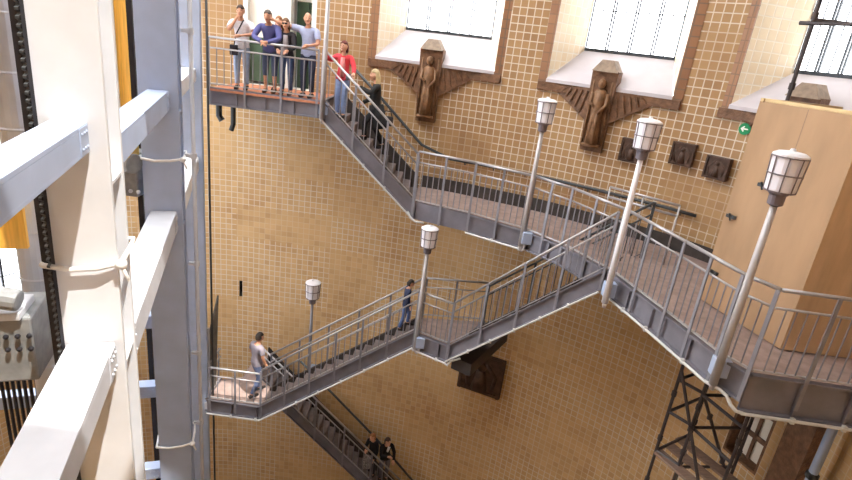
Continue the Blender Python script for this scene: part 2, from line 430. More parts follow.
# ------------------------------------------------------------------ carved brackets below the windows
def relief_figure(P, t, ni, z0, z1):
    """a robed standing figure half sunk in its slab"""
    h = z1-z0; mb = MB()
    def q(x, y, z): return P+t*x+ni*y+V((0,0,z0+z*h))
    mb.tube([q(0,0,0), q(0,.0,.2), q(0,.01,.45), q(0,.02,.6), q(0,.0,.78), q(0,0,.83)], [.15, .135, .12, .13, .14, .06], 10)
    mb.tube([q(-.05,.09,.02), q(-.05,.1,.3), q(-.03,.09,.55)], [.05, .045, .03], 8)
    mb.tube([q(.06,.09,.02), q(.05,.1,.3), q(.03,.09,.55)], [.05, .045, .03], 8)
    mb.tube([q(-.15,.03,.77), q(-.18,.07,.62), q(-.03,.14,.56)], [.045, .042, .03], 8)
    mb.tube([q(.15,.03,.77), q(.18,.07,.6), q(.05,.14,.48)], [.045, .042, .03], 8)
    mb.ball(q(0,.06,.91), (.085, .085, .105), 12, 8)
    mb.tube([q(0,.12,.92), q(0,.155,.895)], [.012, .018], 6)
    for x in (-.2, .2): mb.tube([q(x,-.02,0), q(x,-.02,.95)], .022, 6)
    mb.box(q(0,0,-.03), (.4, .16, .06), (t, ni, V((0,0,1))))
    return mb
def bracket(k, r, label):
    s0, s1 = WIN[k][:2]; sc = s_dir(r); P = wp(sc); t = wt(sc); ni = wn(sc); z = -.47
    root = thing('relief_bracket', tuple(P+V((0,0,-1.8))), label, 'wall sculpture', 'carved brackets below the windows')
    b = MB(); N_ = 14
    for i in range(N_):
        a, c = s0-.18+(s1-s0+.36)*i/N_, s0-.18+(s1-s0+.36)*(i+1)/N_
        A, B, A2, B2 = wp(a, .07), wp(c, .07), wp(a, -.02), wp(c, -.02)
        b.hexa([A+e*(z-.18), B+e*(z-.18), B2+e*(z-.18), A2+e*(z-.18), A+e*z, B+e*z, B2+e*z, A2+e*z])
    build('frieze', b, 'brownstone', root)
    for sg in (-1, 1):
        w_ = MB(); w_.hexa([P+t*sg*.2-ni*.1+e*(z-.72), P+t*sg*1.02-ni*.14+e*(z-.2), P+t*sg*1.02-ni*.14+e*z, P+t*sg*.2-ni*.1+e*z,
                            P+t*sg*.2+ni*.13+e*(z-.72), P+t*sg*1.02+ni*.06+e*(z-.2), P+t*sg*1.02+ni*.06+e*z, P+t*sg*.2+ni*.13+e*z])
        for i in range(5):
            x = .32+i*.13; w_.tube([P+t*sg*x+ni*(.13-.01*i)+e*(z-.06), P+t*sg*(x+.1)+ni*(.125-.01*i)+e*(z-.52+.09*i)], [.03, .02], 6)
        build('wing', w_, 'brownstone', root)
    sl = MB(); sl.hexa([P-t*.24-ni*.1+e*-1.8, P+t*.24-ni*.1+e*-1.8, P+t*.24+ni*.12+e*-1.8, P-t*.24+ni*.12+e*-1.8,
                        P-t*.28-ni*.1+e*-.08, P+t*.28-ni*.1+e*-.08, P+t*.28+ni*.2+e*-.08, P-t*.28+ni*.2+e*-.08])
    slb = build('slab', sl, 'brownstone', root)
    build('carved_figure', relief_figure(P+ni*.2, t, ni, -1.62, -.22), 'figure', slb, True)
    cp = MB(); q = P+ni*.16
    cp.hexa([q-t*.27-ni*.3+e*-.1, q+t*.27-ni*.3+e*-.1, q+t*.27+ni*.14+e*-.1, q-t*.27+ni*.14+e*-.1, q-t*.12-ni*.3+e*.14, q+t*.12-ni*.3+e*.14, q+t*.12+ni*.02+e*.14, q-t*.12+ni*.02+e*.14])
    build('cap', cp, 'stonecap', root)
bracket(0, -.027, 'brown terracotta bracket with carved figure under the first window, nearest the stairs')
bracket(1, .278, 'brown terracotta bracket with carved figure under the middle of the windows')
bracket(2, .63, 'terracotta bracket top showing just above the plywood enclosure')

# square relief plaques
def plaque(r, z, w, h, label, mat='darkplaque', rot=0.):
    s = s_dir(r); P = wp(s); t = wt(s); ni = wn(s)
    root = thing('relief_plaque', tuple(P+e*(z-h/2)), label, 'plaque', 'dark relief plaques on the wall')
    c = P+ni*.065+e*z; pt_ = build('plate', MB().box(c, (w, .12, h), (t, ni, e)), mat, root, False, .01)
    rm = MB()
    for sg in (-1, 1):
        rm.box(c+ni*.07+t*sg*w*.45, (w*.07, .04, h), (t, ni, e)); rm.box(c+ni*.07+e*sg*h*.45, (w*.84, .04, h*.07), (t, ni, e))
    build('border', rm, mat, pt_)
    a = MB()
    a.ball(c+ni*.04+e*h*.2, (w*.12, w*.12, h*.13), 10, 6); a.tube([c+ni*.02-e*h*.38, c+ni*.03-e*h*.1, c+ni*.03+e*h*.1], [w*.2, w*.14, w*.1], 10)
    a.tube([c+ni*.05+t*w*.1+e*h*.3, c+ni*.05+t*w*.34+e*h*.02, c+ni*.05+t*w*.3-e*h*.3], w*.05, 6); a.tube([c+ni*.05-t*w*.1+e*h*.3, c+ni*.05-t*w*.34-e*h*.0, c+ni*.05-t*w*.26-e*h*.34], w*.05, 6)
    build('relief', a, mat, pt_, True)
plaque(.443, -1.48, .46, .46, 'dark square relief plaque on the wall between the white lamp head and the exit sign')
plaque(.512, -1.6, .46, .44, 'dark square relief plaque on the tiled wall right beside the plywood enclosure')
plaque(.352, -1.62, .5, .5, 'dark square relief plaque partly hidden behind the tall white lamp head')
plaque(.152, -8.35, 1.25, 1.2, 'large dark square relief plaque low on the wall beneath the middle stair landing')

# exit sign
s = s_dir(.537); P = wp(s); t = wt(s); ni = wn(s); z = -.79
sg = thing('exit_sign', tuple(P+e*z), 'small round green sign with white arrow on the tiled wall', 'sign')
mb = MB(); c = P+ni*.03+e*z; ring = [(c+t*math.cos(2*PI*i/24)*.11+e*math.sin(2*PI*i/24)*.11) for i in range(24)]
mb.add([p-ni*.05 for p in ring]+ring, [tuple(range(24)), tuple(range(47, 23, -1))]+[(i, (i+1) % 24, 24+(i+1) % 24, 24+i) for i in range(24)])
dsc = build('disc', mb, 'green', sg)
mb = MB(); c2 = c+ni*.008
mb.box(c2+t*.018, (.09, .012, .024), (t, ni, e))
for q in (-1, 1): mb.box(c2-t*.032+e*q*.021, (.07, .012, .024), ((t+e*q).normalized(), ni, (e-t*q).normalized()))
build('arrow', mb, 'signwhite', dsc)

# ------------------------------------------------------------------ stairs
def channel(mb, p, q, out, z0, z1):   # steel channel, web at p->q, flanges to the outside
    p, q, out = V(p), V(q), V(out)
    mb.slab(p+out*.012, q+out*.012, -out, .03, z0, z1); mb.slab(p, q, out, .07, z1-.03, z1); mb.slab(p, q, out, .07, z0, z0+.03)
def railing(label, p, q, out, h=1.2, gap=.11, nposts=4, drop=.3, mat='rail', group='stair railings', mid=.24, low=.1, cat='railing', ends=True, skip0=False):
    """straight run of railing from p to q (points on the floor edge)"""
    p, q, out = V(p), V(q), V(out); d = q-p; L_ = V((d.x, d.y, 0)).length
    root = thing('stair_railing', tuple(p), label, cat, group)
    o = out*.02
    build('top_rail', MB().tube([p+o+e*h, q+o+e*h], .026, 8), mat, root, True)
    build('middle_rail', MB().tube([p+o+e*(h-mid), q+o+e*(h-mid)], .018, 6), mat, root, True)
    build('bottom_rail', MB().slab(p+o-out*.02, q+o-out*.02, out, .04, low-.012, low+.012), mat, root)
    me = None; dirh = V((d.x, d.y, 0)).normalized(); posts = []
    for i in range(nposts):
        f = i/(nposts-1) if nposts > 1 else .5
        if i == 0 and skip0: continue
        c = p+d*f+o; posts.append(f)
        b = MB().box(c+out*.05+e*((h-drop)/2), (.05, .02, h+drop), (dirh, out, e)) if me is None else None
        if me is None:
            ob = build('post', b, 'steel' if mat == 'rail' else mat, root); me = ob.data; c0 = c
        else:
            ob = bpy.data.objects.new('post', me); C.objects.link(ob); ob.parent = root; ob.location = c-c0
    nb = int(L_/gap); mb_ = None
    for i in range(1, nb):
        f = i/nb
        if any(abs(f-g)*L_ < .045 for g in posts): continue
        c = p+d*f+o
        if mb_ is None:
            ob = build('baluster', MB().tube([c+e*low, c+e*(h-mid)], .0105, 6), 'steel' if mat == 'rail' else mat, root); mb_ = ob.data; c1 = c
        else:
            ob = bpy.data.objects.new('baluster', mb_); C.objects.link(ob); ob.parent = root; ob.location = c-c1
    return root
def flight(label, T, B, T2, B2, n, outsign_out, stringer=.34, wall_up=.28, inner=True, conduit=True):
    """T,B outer top/bottom floor points; T2,B2 inner ones"""
    T, B, T2, B2 = map(V, (T, B, T2, B2))
    root = thing('stair_flight', (B.x, B.y, B.z), label, 'stairs', 'steel stair flights')
    side = ((T2-T)); side.z = 0; side.normalize(); out = -side
    for i in range(n):
        f0, f1 = i/n, (i+1)/n; z = T.z+(B.z-T.z)*(i+1)/n; zu = T.z+(B.z-T.z)*i/n
        if i == n-1: pass
        a, b_ = T.lerp(B, f0), T.lerp(B, f1); c, d_ = T2.lerp(B2, f0), T2.lerp(B2, f1)
        for q in (a, b_, c, d_): q.z = 0
        m_ = MB(); ex = (a-b_).normalized()*.02; a = a+side*.03; b_ = b_+side*.03
        m_.hexa([a+e*(z-.03), b_-ex+e*(z-.03), d_-ex+e*(z-.03), c+e*(z-.03), a+e*z, b_-ex+e*z, d_-ex+e*z, c+e*z])
        if i < n: m_.hexa([a+e*(z-.0), a-ex+e*z, c-ex+e*z, c+e*z, a+e*(zu-.03), a-ex+e*(zu-.03), c-ex+e*(zu-.03), c+e*(zu-.03)])
        build('step', m_, 'tread', root)
    st = MB(); channel(st, T, B, out, -stringer, .06)
    build('stringer', st, 'string', root)
    if inner:
        st = MB(); channel(st, T2, B2, side, -stringer, wall_up)
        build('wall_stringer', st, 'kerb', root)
    sf = MB().slab(T-e*0, B-e*0, side, (V((T2.x-T.x, T2.y-T.y, 0))).length*.98, -stringer+.02, -stringer+.05)
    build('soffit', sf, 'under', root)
    if conduit:
        c = MB().tube([T+out*.1-e*(stringer+.02), B+out*.1-e*(stringer+.02)], .022, 8)
        L_ = (B-T).length
        for i in range(1, int(L_/.7)):
            q = T.lerp(B, i*.7/L_)+out*.09-e*(stringer+.02); c.box(q, (.05, .05, .08))
        build('conduit', c, 'conduit', root, False)
    return root
def landing(label, poly, z, edges, thick=.06, depth=.36, mat='deck', name='stair_landing', conduit_edges=(), cat='landing', soff=True, deep={}):
    """poly in plan; edges = list of (i,j) index pairs carrying an outer channel"""
    cx = sum(p[0] for p in poly)/len(poly); cy = sum(p[1] for p in poly)/len(poly)
    root = thing(name, (cx, cy, z-depth), label, cat)
    root_deck = build('deck', MB().prism(poly, z-thick, z), mat, root)
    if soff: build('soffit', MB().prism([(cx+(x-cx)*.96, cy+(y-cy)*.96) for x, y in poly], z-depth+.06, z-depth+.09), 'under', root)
    for i, j in edges:
        p, q = V(poly[i]+(z,)), V(poly[j]+(z,)); d = (q-p).normalized(); out = V((d.y, -d.x, 0))
        if out.dot(V((cx, cy, z))-p) > 0: out = -out
        dp0 = depth; depth = deep.get((i, j), dp0)
        m_ = MB(); channel(m_, p, q, out, -depth, .03)
        L_ = (q-p).length
        k = 1
        while k*.65 < L_: m_.box(p+d*k*.65+out*.03-e*(depth/2), (.02, .06, depth-.06), (d, out, e)); k += 1
        build('edge_channel', m_, 'string', root)
        if (i, j) in conduit_edges:
            c = MB().tube([p+out*.1-e*(depth-.0), q+out*.1-e*(depth-.0)], .022, 8)
            k = 1
            while k*.65 < L_: c.box(p+d*k*.65+out*.09-e*depth, (.05, .05, .08)); k += 1
            build('conduit', c, 'conduit', root)
        depth = dp0
    return root

ZT1, ZW, ZM, ZL = -1.46, -3.45, -6.45, -9.3
# --- top landing
tl = landing('steel landing at the top left with red brown floor and people on it', [(-5.24,12.42),(-2.7,12.38),(-2.7,14.22),(-5.24,14.28)], ZT1, [(0,1),(1,2)], .05, .36, 'redboard')
build('floor_edge', MB().slab((-5.24,12.37,ZT1), (-2.7,12.33,ZT1), (0,-1,0), .02, -.05, .015), 'redboard', tl)
railing('grey railing in front of the group on the top landing', (-5.2,12.42,ZT1), (-2.78,12.38,ZT1), (0,-1,0), 1.08, .155, 4, .36, group='landing railings', mid=.22)
railing('short railing along the left edge of the low sunlit landing', (-5.12,12.66,ZL), (-5.12,11.95,ZL), (-1,0,0), 1.0, .15, 3, .2, group='landing railings')
# --- first flight down to the walkway
T, B = (-2.68,12.36,ZT1), (-.38,12.16,ZW); T2, B2 = (-2.68,13.85,ZT1), (-.38,13.6,ZW)
flight('upper steel flight descending right from the top landing', T, B, T2, B2, 11, 0)
railing('railing of the upper flight where two women stand', T, B, (0,-1,0), 1.12, .14, 4, .34, low=.12)
# --- walkway curving round the wall to the side platform
outer = [(-.38,12.16),(.9,11.68),(2.08,11.0),(2.72,10.3),(3.38,9.14),(3.8,7.62),(4.08,6.5),(4.3,6.14),(5.6,6.08),(7.0,6.02)]
inner = [tuple(wp(s_dir(r), .05)[:2]) for r in (.9,.8,.72,.62,.55,.48,.41,.34,.27,.2,.13,.07,.03,0,-.025)]
def strip_pts():
    return outer+[(6.95,7.2)]+inner
wk = landing('long curved steel walkway along the tiled wall to the plywood', strip_pts(), ZW, [(0,1),(1,2),(2,3),(3,4),(4,5),(5,6),(6,7),(7,8),(8,9)], .06, .38,
             conduit_edges=[(0,1),(1,2),(4,5),(5,6),(7,8),(8,9)], name='walkway', cat='walkway', soff=False, deep={(7,8): .52, (8,9): .52})
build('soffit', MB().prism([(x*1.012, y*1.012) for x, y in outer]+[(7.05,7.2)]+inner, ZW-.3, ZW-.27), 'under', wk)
kb = MB()  # dark strip along the wall, standing in for baluster shadows
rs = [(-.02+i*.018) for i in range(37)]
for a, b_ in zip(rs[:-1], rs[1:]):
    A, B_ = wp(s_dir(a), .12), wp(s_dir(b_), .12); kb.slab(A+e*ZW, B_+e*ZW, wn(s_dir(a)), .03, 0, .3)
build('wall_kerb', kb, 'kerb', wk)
# conduit swan-necks
build('conduit_bend', MB().tube([(3.98,6.5,ZW-.38),(4.02,6.38,ZW-.36),(4.08,6.28,ZW-.35),(4.14,6.2,ZW-.38),(4.18,6.12,ZW-.46),(4.24,6.07,ZW-.51),(4.34,6.04,ZW-.52)], .024, 8), 'conduit', wk, True)
build('conduit_bend', MB().tube([(-.5,12.07,ZW-.2),(-.42,12.05,ZW-.34),(-.3,12.0,ZW-.4),(-.1,11.95,ZW-.39)], .024, 8), 'conduit', wk, True)
def oz(i): return outer[i]+(ZW,)
def nrm(a, b_):
    d = (V(b_)-V(a)).normalized(); return V((d.y, -d.x, 0))
runs = [(0,1,3,'first walkway railing run, below the upper flight'),(1,2,3,'walkway railing run ending at the middle lamp post'),(2,3,3,'walkway railing run just right of the middle lamp post'),
        (3,4,3,'walkway railing run ending at the bright white lamp post'),(4,5,3,'walkway railing run just right of the bright white lamp post'),(5,6,3,'walkway railing run crossed by the nearest lamp post'),
        (6,7,2,'short corner railing beside the foot of the nearest lamp post'),(7,8,3,'platform railing in front of the plywood corner'),(8,9,3,'platform railing running out of the right edge of view')]
for i, j, npost, lab in runs:
    railing(lab, oz(i), oz(j), nrm(oz(i), oz(j)), 1.2, .125, npost, .38, low=.08, skip0=(i > 0), group='walkway railings')
# wall handrails
def handrail(label, pts, group=None, r=.035):
    root = thing('wall_handrail', tuple(V(pts[0])), label, 'handrail', group)
    build('rail', MB().tube(pts, r, 8), 'darkrail', root, True)
    for i in range(0, len(pts)-1):
        p = (V(pts[i])+V(pts[i+1]))/2; 
        q = min((DEN[k] for k in range(len(DEN))), key=lambda w_: (w_-V((p.x, p.y, 0))).length); q = V((q.x, q.y, p.z-.08))
        build('rail_bracket', MB().tube([p, p+(q-p)*.5-e*.05, q], .012, 6), 'darkrail', root)
    return root
pts = [(-2.6,14.08,ZT1+.98),(-1.5,13.98,-1.42),(-.4,13.78,-2.38),(.36,13.62,-2.62)]+[tuple(wp(s_dir(r), .1)+e*-2.62) for r in (.08,.14,.2,.26,.32,.38,.44,.5)]
handrail('dark handrail fixed to the wall above the walkway', pts)
# centre guard rails that meet on the walkway behind the white lamp post
gr = railing('dark inner railing at the head of the middle flight', (4.2,10.15,ZW), (1.62,12.1,ZM), (.59,.81,0), 1.15, .16, 4, .2, 'darkrail', low=.1)
rl = MB()
for zz in (1.2, 1.0): rl.tube([(3.55,10.85,ZW+zz),(4.6,9.95,ZW+zz)], .024, 8)
for f in (0, .5, 1): rl.tube([(3.55+1.05*f,10.85-.9*f,ZW),(3.55+1.05*f,10.85-.9*f,ZW+1.2)], .018, 6)
g = thing('guard_rail', (4.1,10.4,ZW), 'short free-standing guard rail behind the bright white lamp post', 'railing'); build('rails', rl, 'rail', g, True)

# --- middle flight, walkway to middle landing
T, B = (3.28,9.22,ZW-.02), (.84,11.06,ZM); T2, B2 = (3.75,9.87,ZW-.02), (1.31,11.71,ZM)
flight('middle steel flight descending left from the white lamp post', T, B, T2, B2, 15, 0, wall_up=.1)
railing('outer railing of the middle flight', T, B, V((-.59,-.81,0)), 1.15, .13, 5, .34, low=.12)
ml = landing('small middle landing where the child stands', [(.04,11.48),(.84,11.06),(1.36,11.78),(1.7,12.5),(.1,12.3)], ZM, [(0,1),(4,0),(1,2),(2,3)], .06, .4, conduit_edges=[(0,1)])
build('support_beam', MB().slab((.95,11.15,ZM), (2.0,13.0,ZM), (.87,-.5,0), .5, -.62, -.3), 'under', ml)
build('conduit_bend', MB().tube([(.72,11.02,ZM-.4),(.84,10.94,ZM-.42),(.9,10.93,ZM-.3),(1.1,10.8,ZM-.12)], .024, 8), 'conduit', ml, True)
railing('short railing on the edge of the middle landing', (.04,11.48,ZM), (.84,11.06,ZM), nrm((0,0,0),(.8,-.42,0)), 1.1, .125, 2, .4, low=.1)
railing('railing on the wall side of the middle landing', (1.66,12.45,ZM), (.15,12.28,ZM), (0,1,0), 1.1, .3, 3, .1, low=.1)
# --- lower flight
T, B = (.0,11.5,ZM), (-3.72,11.76,ZL); T2, B2 = (.06,12.22,ZM), (-3.72,12.48,ZL)
flight('lower steel flight descending left to the sunlit landing', T, B, T2, B2, 15, 0, wall_up=.06)
railing('outer railing of the lower flight, bright at its left end', T, B, (0,-1,0), 1.12, .135, 7, .34, low=.12)
railing('wall side railing of the lower flight', T2, B2, (0,1,0), 1.12, .4, 6, .2, low=.5)
bl = landing('sunlit landing at the lower left', [(-5.14,11.78),(-3.72,11.76),(-3.72,12.6),(-4.28,13.05),(-4.28,14.1),(-4.62,14.1),(-4.62,12.9),(-5.14,12.7)], ZL, [(0,1),(7,0)], .06, .36, conduit_edges=[(0,1)])
build('tie_beam', MB().slab((-5.4,11.78,ZL), (-4.95,11.78,ZL), (0,1,0), .18, -.3, -.1), 'pale_steel', bl)
railing('front railing of the sunlit lower landing', (-5.05,11.78,ZL), (-3.72,11.76,ZL), (0,-1,0), 1.0, .17, 3, .34, group='landing railings', low=.1)
# --- lowest flight
T, B = (-4.28,13.1,ZL), (.95,13.0,ZL-.92*5.23); T2, B2 = (-4.28,14.1,ZL), (.95,13.42,ZL-.92*5.23)
flight('lowest flight in shade where the couple stand', T, B, T2, B2, 26, 0, conduit=False)
railing('railing of the lowest flight in shade', T, B, (0,-1,0), 1.05, .15, 7, .34, low=.1)
handrail('dark handrail on the wall beside the lowest flight', [(-3.3,14.12,-9.35),(-2.61,14.08,-9.99),(-.85,13.92,-11.6),(.92,13.5,-13.2)])
# --- steel plate standing at the edge of the low landing
gt = thing('steel_gate', (-5.15,12.1,ZL), 'narrow worn steel gate plate standing left of the lower landing', 'gate')
build('plate', MB().hexa([V((-5.2,12.0,ZL+.02)),V((-5.16,12.0,ZL+.02)),V((-5.12,12.3,ZL+.02)),V((-5.16,12.3,ZL+.02)),V((-5.2,12.0,ZL+1.7)),V((-5.16,12.0,ZL+1.7)),V((-5.04,12.35,ZL+2.75)),V((-5.08,12.35,ZL+2.75))]), 'gate', gt)
build('post', MB().box((-5.17,11.97,ZL+1.0), (.06,.06,2.0)), 'pale_steel', gt)
# hanging brackets under the top landing
hb = thing('hanging_bracket', (-4.75,13.6,-2.6), 'dark hanging brackets under the left end of the top landing', 'bracket')
build('arm', MB().tube([(-5.12,12.7,ZT1-.34),(-5.12,12.7,-2.1),(-5.05,12.7,-2.2)], .07, 8), 'darkrail', hb); build('hook', MB().tube([(-4.98,13.2,ZT1-.34),(-4.98,13.2,-2.35),(-5.03,13.2,-2.5)], .06, 8), 'darkrail', hb)

# ------------------------------------------------------------------ lamp posts
def lamp(x, y, zf, h, label, side=(1,0,0), mat='pole', r=.058):
    root = thing('lamp_post', (x, y, zf), label, 'lamp post', 'caged lamp posts on the stairs')
    hp = h-.655
    build('pole', MB().tube([(x,y,zf),(x,y,zf+hp*.45),(x,y,zf+hp)], [r, r*.92, r*.72], 12), mat, root, True)
    sd = V(side)
    build('clamp', MB().box(V((x,y,zf+.22))+sd*.15, (.2,.16,.26)), 'blue_steel', root, False, .01)
    build('foot_hook', MB().tube([V((x,y,zf+.02)), V((x,y,zf-.05))+sd*.01, V((x,y,zf-.09))+sd*.06, V((x,y,zf-.05))+sd*.12, V((x,y,zf+.08))+sd*.13], .035, 8), mat, root, True)
    z = zf+hp
    build('socket', MB().lathe((x,y,z), [(.05,-.02),(.085,0),(.09,.11),(.11,.13),(.11,.15)], 14), 'cage', root)
    lg = build('lantern_glass', MB().lathe((x,y,z+.15), [(.15,0),(.165,.03),(.18,.42)], 16), 'lampglass', root)
    build('cap', MB().lathe((x,y,z+.56), [(.192,0),(.192,.025),(.14,.055),(.035,.07),(.025,.095)], 16), 'lampcap', lg, False)
    cg = MB()
    for rr, zz in ((.165,.16),(.182,.36),(.19,.56)):
        cg.tube([(x+rr*math.cos(2*PI*i/20), y+rr*math.sin(2*PI*i/20), z+zz) for i in range(21)], .0085, 5, False)
    for i in range(8):
        a = 2*PI*(i+.3)/8; cg.tube([(x+.165*math.cos(a), y+.165*math.sin(a), z+.15), (x+.19*math.cos(a), y+.19*math.sin(a), z+.56)], .0075, 5)
    build('cage', cg, 'cage', lg)
    return root
lamp(4.0,6.33,-3.76,3.14,'largest lamp post, in front of the plywood', (.5,.6,0), r=.056)
lamp(3.22,8.72,-3.84,3.2,'bright white lamp post left of the plywood, behind the middle flight head', (.35,.6,0), 'lampcap')  # pole whitened to stand in for sunlight on this post
lamp(2.0,10.92,-3.76,3.09,'lamp post at the middle of the walkway below the second window', (.6,-.3,0))
lamp(.06,11.36,-6.8,3.12,'lamp post rising from the middle landing next to the child', (.7,-.2,0))
lamp(-2.7,12.55,-8.75,2.86,'farthest lamp post with darker pole, behind the lower flight', (1,0,0), 'steel', .05)
lamp(-2.63,12.25,-1.82,3.3,'tall post at the end of the top landing running out of the top of view', (0,1,0))

# ------------------------------------------------------------------ plywood enclosure on the platform
pr = thing('plywood_enclosure', (5.6,7.8,ZW), 'tall tan plywood enclosure on the platform at right', 'enclosure')
P1, P2, P3, P4 = V((4.64,8.47,0)), V((5.13,6.93,0)), V((6.95,6.9,0)), V((6.3,9.2,0))
def sheet(a, b_, z0, z1, mat, nm):
    d = (b_-a).normalized(); nn = V((d.y, -d.x, 0)); return build(nm, MB().slab(a, b_, -nn, .03, z0, z1), mat, pr)
lsh = sheet(P1, P2, ZW+.02, -.2, 'ply', 'left_sheet'); sheet(P2, P3, ZW+.02, -.17, 'ply2', 'front_sheet'); sheet(P4, P1, ZW+.02, -.2, 'ply', 'back_sheet')
bt = MB(); bt.slab(P1, P2, V((.95,.3,0)), .08, -.21, -.16); bt.slab(P2, P3, V((0,1,0)), .08, -.18, -.13); bt.slab(P1, P4, V((0,-1,0)), .08, -.21, -.16)
build('top_batten', bt, 'batten', pr)
sm = MB(); d12 = (P2-P1); o12 = V((-.95,-.3,0))
sm.slab(P1+d12*.5, P1+d12*.5+d12.normalized()*.006, o12, .003, ZW+.02, -.22)
build('seam', sm, 'plank', lsh)
for f, z in ((.1, -1.95), (.33, -1.35), (.1, -2.9)):
    c = P1+d12*f+o12*.03; build('latch', MB().box(c+e*z, (.05,.16,.05), (o12, d12.normalized(), e)).tube([c+e*(z-.06), c+o12*.05+e*(z+.05)], .015, 6), 'darkrail', lsh)

# ------------------------------------------------------------------ scaffolding
def tubes(name, label, segs, mat='scaf', planks=(), group='scaffold towers', r=.03):
    root = thing(name, segs[0][0], label, 'scaffolding', group)
    for k, (a, b_) in enumerate(segs):
        vert = abs(V(a).z-V(b_).z) > .8*(V(a)-V(b_)).length
        m_ = MB().tube([a, b_], r, 8)
        if vert:
            z = min(a[2], b_[2])+.5
            while z < max(a[2], b_[2]):
                f = (z-a[2])/(b_[2]-a[2]); m_.tube([V(a).lerp(V(b_), f)-e*.05, V(a).lerp(V(b_), f)+e*.05], r*1.5, 8); z += 1.
        build('standard' if vert else 'ledger', m_, mat, root)
    for a, b_, sd, w in planks: build('plank', MB().slab(a, b_, sd, w, 0, .05), 'plank', root)
    return root
segs = []
A, Bp, Cp, Dp = (5.28,8.72), (5.65,7.95), (5.05,8.75), (6.1,8.3)
a, b_, c, d_ = (5.25,8.85), (5.85,7.75), (5.9,9.2), (6.5,8.15)
segs = [((a[0],a[1],ZW),(a[0],a[1],2.6)), ((b_[0],b_[1],ZW),(b_[0],b_[1],2.6)), ((d_[0],d_[1],ZW),(d_[0],d_[1],2.6))]
for z in (.95, 2.4): segs += [((a[0]-.1,a[1]+.15,z),(b_[0]+.1,b_[1]-.15,z)), ((b_[0]-.1,b_[1],z+.05),(d_[0]+.1,d_[1]+.05,z+.05))]
segs += [((a[0],a[1],1.0),(d_[0]-.0,d_[1],.92))]
tubes('scaffold_tower', 'scaffold tubes standing inside the plywood enclosure before the right window', segs)
q = [(4.95,8.85), (5.15,8.25), (5.45,7.42), (6.0,9.1), (6.3,8.4)]
q = [(4.9,8.75), (5.2,8.4), (5.5,7.55), (5.85,9.4), (6.35,8.6)]
segs = [((x,y,-14.),(x,y,ZW-.4)) for x, y in q[:3]]+[((x,y,-14.),(x,y,ZW-.4)) for x, y in q[3:]]
for z in (-5.2,-5.9,-6.8,-8.3,-9.6):
    segs += [((q[0][0],q[0][1],z),(q[1][0],q[1][1],z)), ((q[1][0],q[1][1],z-.03),(q[2][0],q[2][1],z-.03)), ((q[0][0],q[0][1],z),(q[3][0],q[3][1],z)), ((q[1][0],q[1][1],z-.04),(q[4][0],q[4][1],z-.04))]
segs += [((q[0][0],q[0][1],-5.),(q[2][0],q[2][1],-7.4)), ((q[1][0],q[1][1],-5.2),(q[4][0],q[4][1],-7.2))]
tubes('scaffold_tower', 'dark scaffold tower below the platform at lower right', segs, planks=[((4.85,8.7,-6.85),(5.5,7.5,-6.85),(.87,.47,0),.22), ((5.15,8.95,-6.85),(5.8,7.75,-6.85),(.87,.47,0),.22), ((5.45,9.2,-6.85),(6.1,8.0,-6.85),(.87,.47,0),.22)], mat='scaf')

pl = MB(); s = s_dir(.865); P = wp(s); pl.box(P+wn(s)*.1+e*-9.2, (.5, .2, 9.), (wt(s), wn(s), e)); struct(build('trim_41', pl, 'brownstone'))
s = s_dir(.94); P = wp(s, .25); dp = thing('down_pipe', (P.x, P.y, ZB), 'blue grey vertical pipe on the wall under the platform at right', 'pipe')
build('pipe', MB().tube([P+e*ZB, P+e*-4.2], .07, 10), 'blue_steel', dp, True)
for z in (-6., -8., -10.): build('pipe_collar', MB().lathe(tuple(P+e*z), [(.075,0),(.1,.02),(.1,.1),(.075,.12)], 12), 'darkrail', dp)
# ------------------------------------------------------------------ lift frame at the left
U, W = V((-.34,.94,0)).normalized(), V((.94,.34,0)).normalized()
def column(x, y, w, d, th, mat, label, z0=ZB, z1=7., stiff=()):
    root = thing('lift_column', (x, y, z0), label, 'steel column', 'lift frame columns')
    c = V((x, y, 0))
    for nm, o in (('front_flange', 0), ('rear_flange', d)):
        build(nm, MB().box(c+U*o+e*((z0+z1)/2), (w, th, z1-z0), (W, U, e)), mat, root, False, .006)
    build('web', MB().box(c+U*d/2+e*((z0+z1)/2), (.03, d-th, z1-z0), (W, U, e)), mat, root)
    for z in stiff: build('stiffener', MB().box(c+U*d/2+e*z, (w*.95, d-th, .025), (W, U, e)), mat, root)
    return root
column(-2.47,3.62,.44,.42,.06,'white_steel','huge white steel column nearest the camera at left', stiff=(-1.2,-2.7))
column(-3.85,7.5,.5,.42,.05,'blue_steel','blue grey steel column, second of the lift frame', stiff=(-1.3,-3.))
column(-5.36,11.75,.46,.36,.04,'blue_steel','farthest grey steel column touching the landings', stiff=(-1.6,-3.1))
def beam(p, q, w, h, mat, label, rivets=0):
    p, q = V(p), V(q); d = (q-p).normalized(); s_ = V((d.y,-d.x,0))
    root = thing('lift_beam', tuple((p+q)/2-e*h/2), label, 'steel beam', 'lift frame beams')
    L_ = (q-p).length; c = (p+q)/2
    for nm, z in (('top_flange', h/2-.015), ('bottom_flange', -h/2+.015)): build(nm, MB().box(c+e*z, (L_, w, .03), (d, s_, e)), mat, root, False, .004)
    fs = s_*((w/2-.0125)*(1 if s_.dot(W) > 0 else -1))   # the closed side of the channel faces the shaft
    build('web', MB().box(c+fs, (L_, .025, h-.06), (d, s_, e)), mat, root)
    gp = MB()
    for pt, sg_ in ((p, 1), (q, -1)):
        gp.box(pt+d*sg_*.12+fs*1.08, (.2, .02, h*.9), (d, s_, e))
        for i in range(3):
            for j in (-1, 1): gp.ball(pt+d*sg_*(.06+.06*i)+fs*1.16+e*j*h*.25, .014, 6, 4)
    build('end_plate', gp, mat, root)
    return root
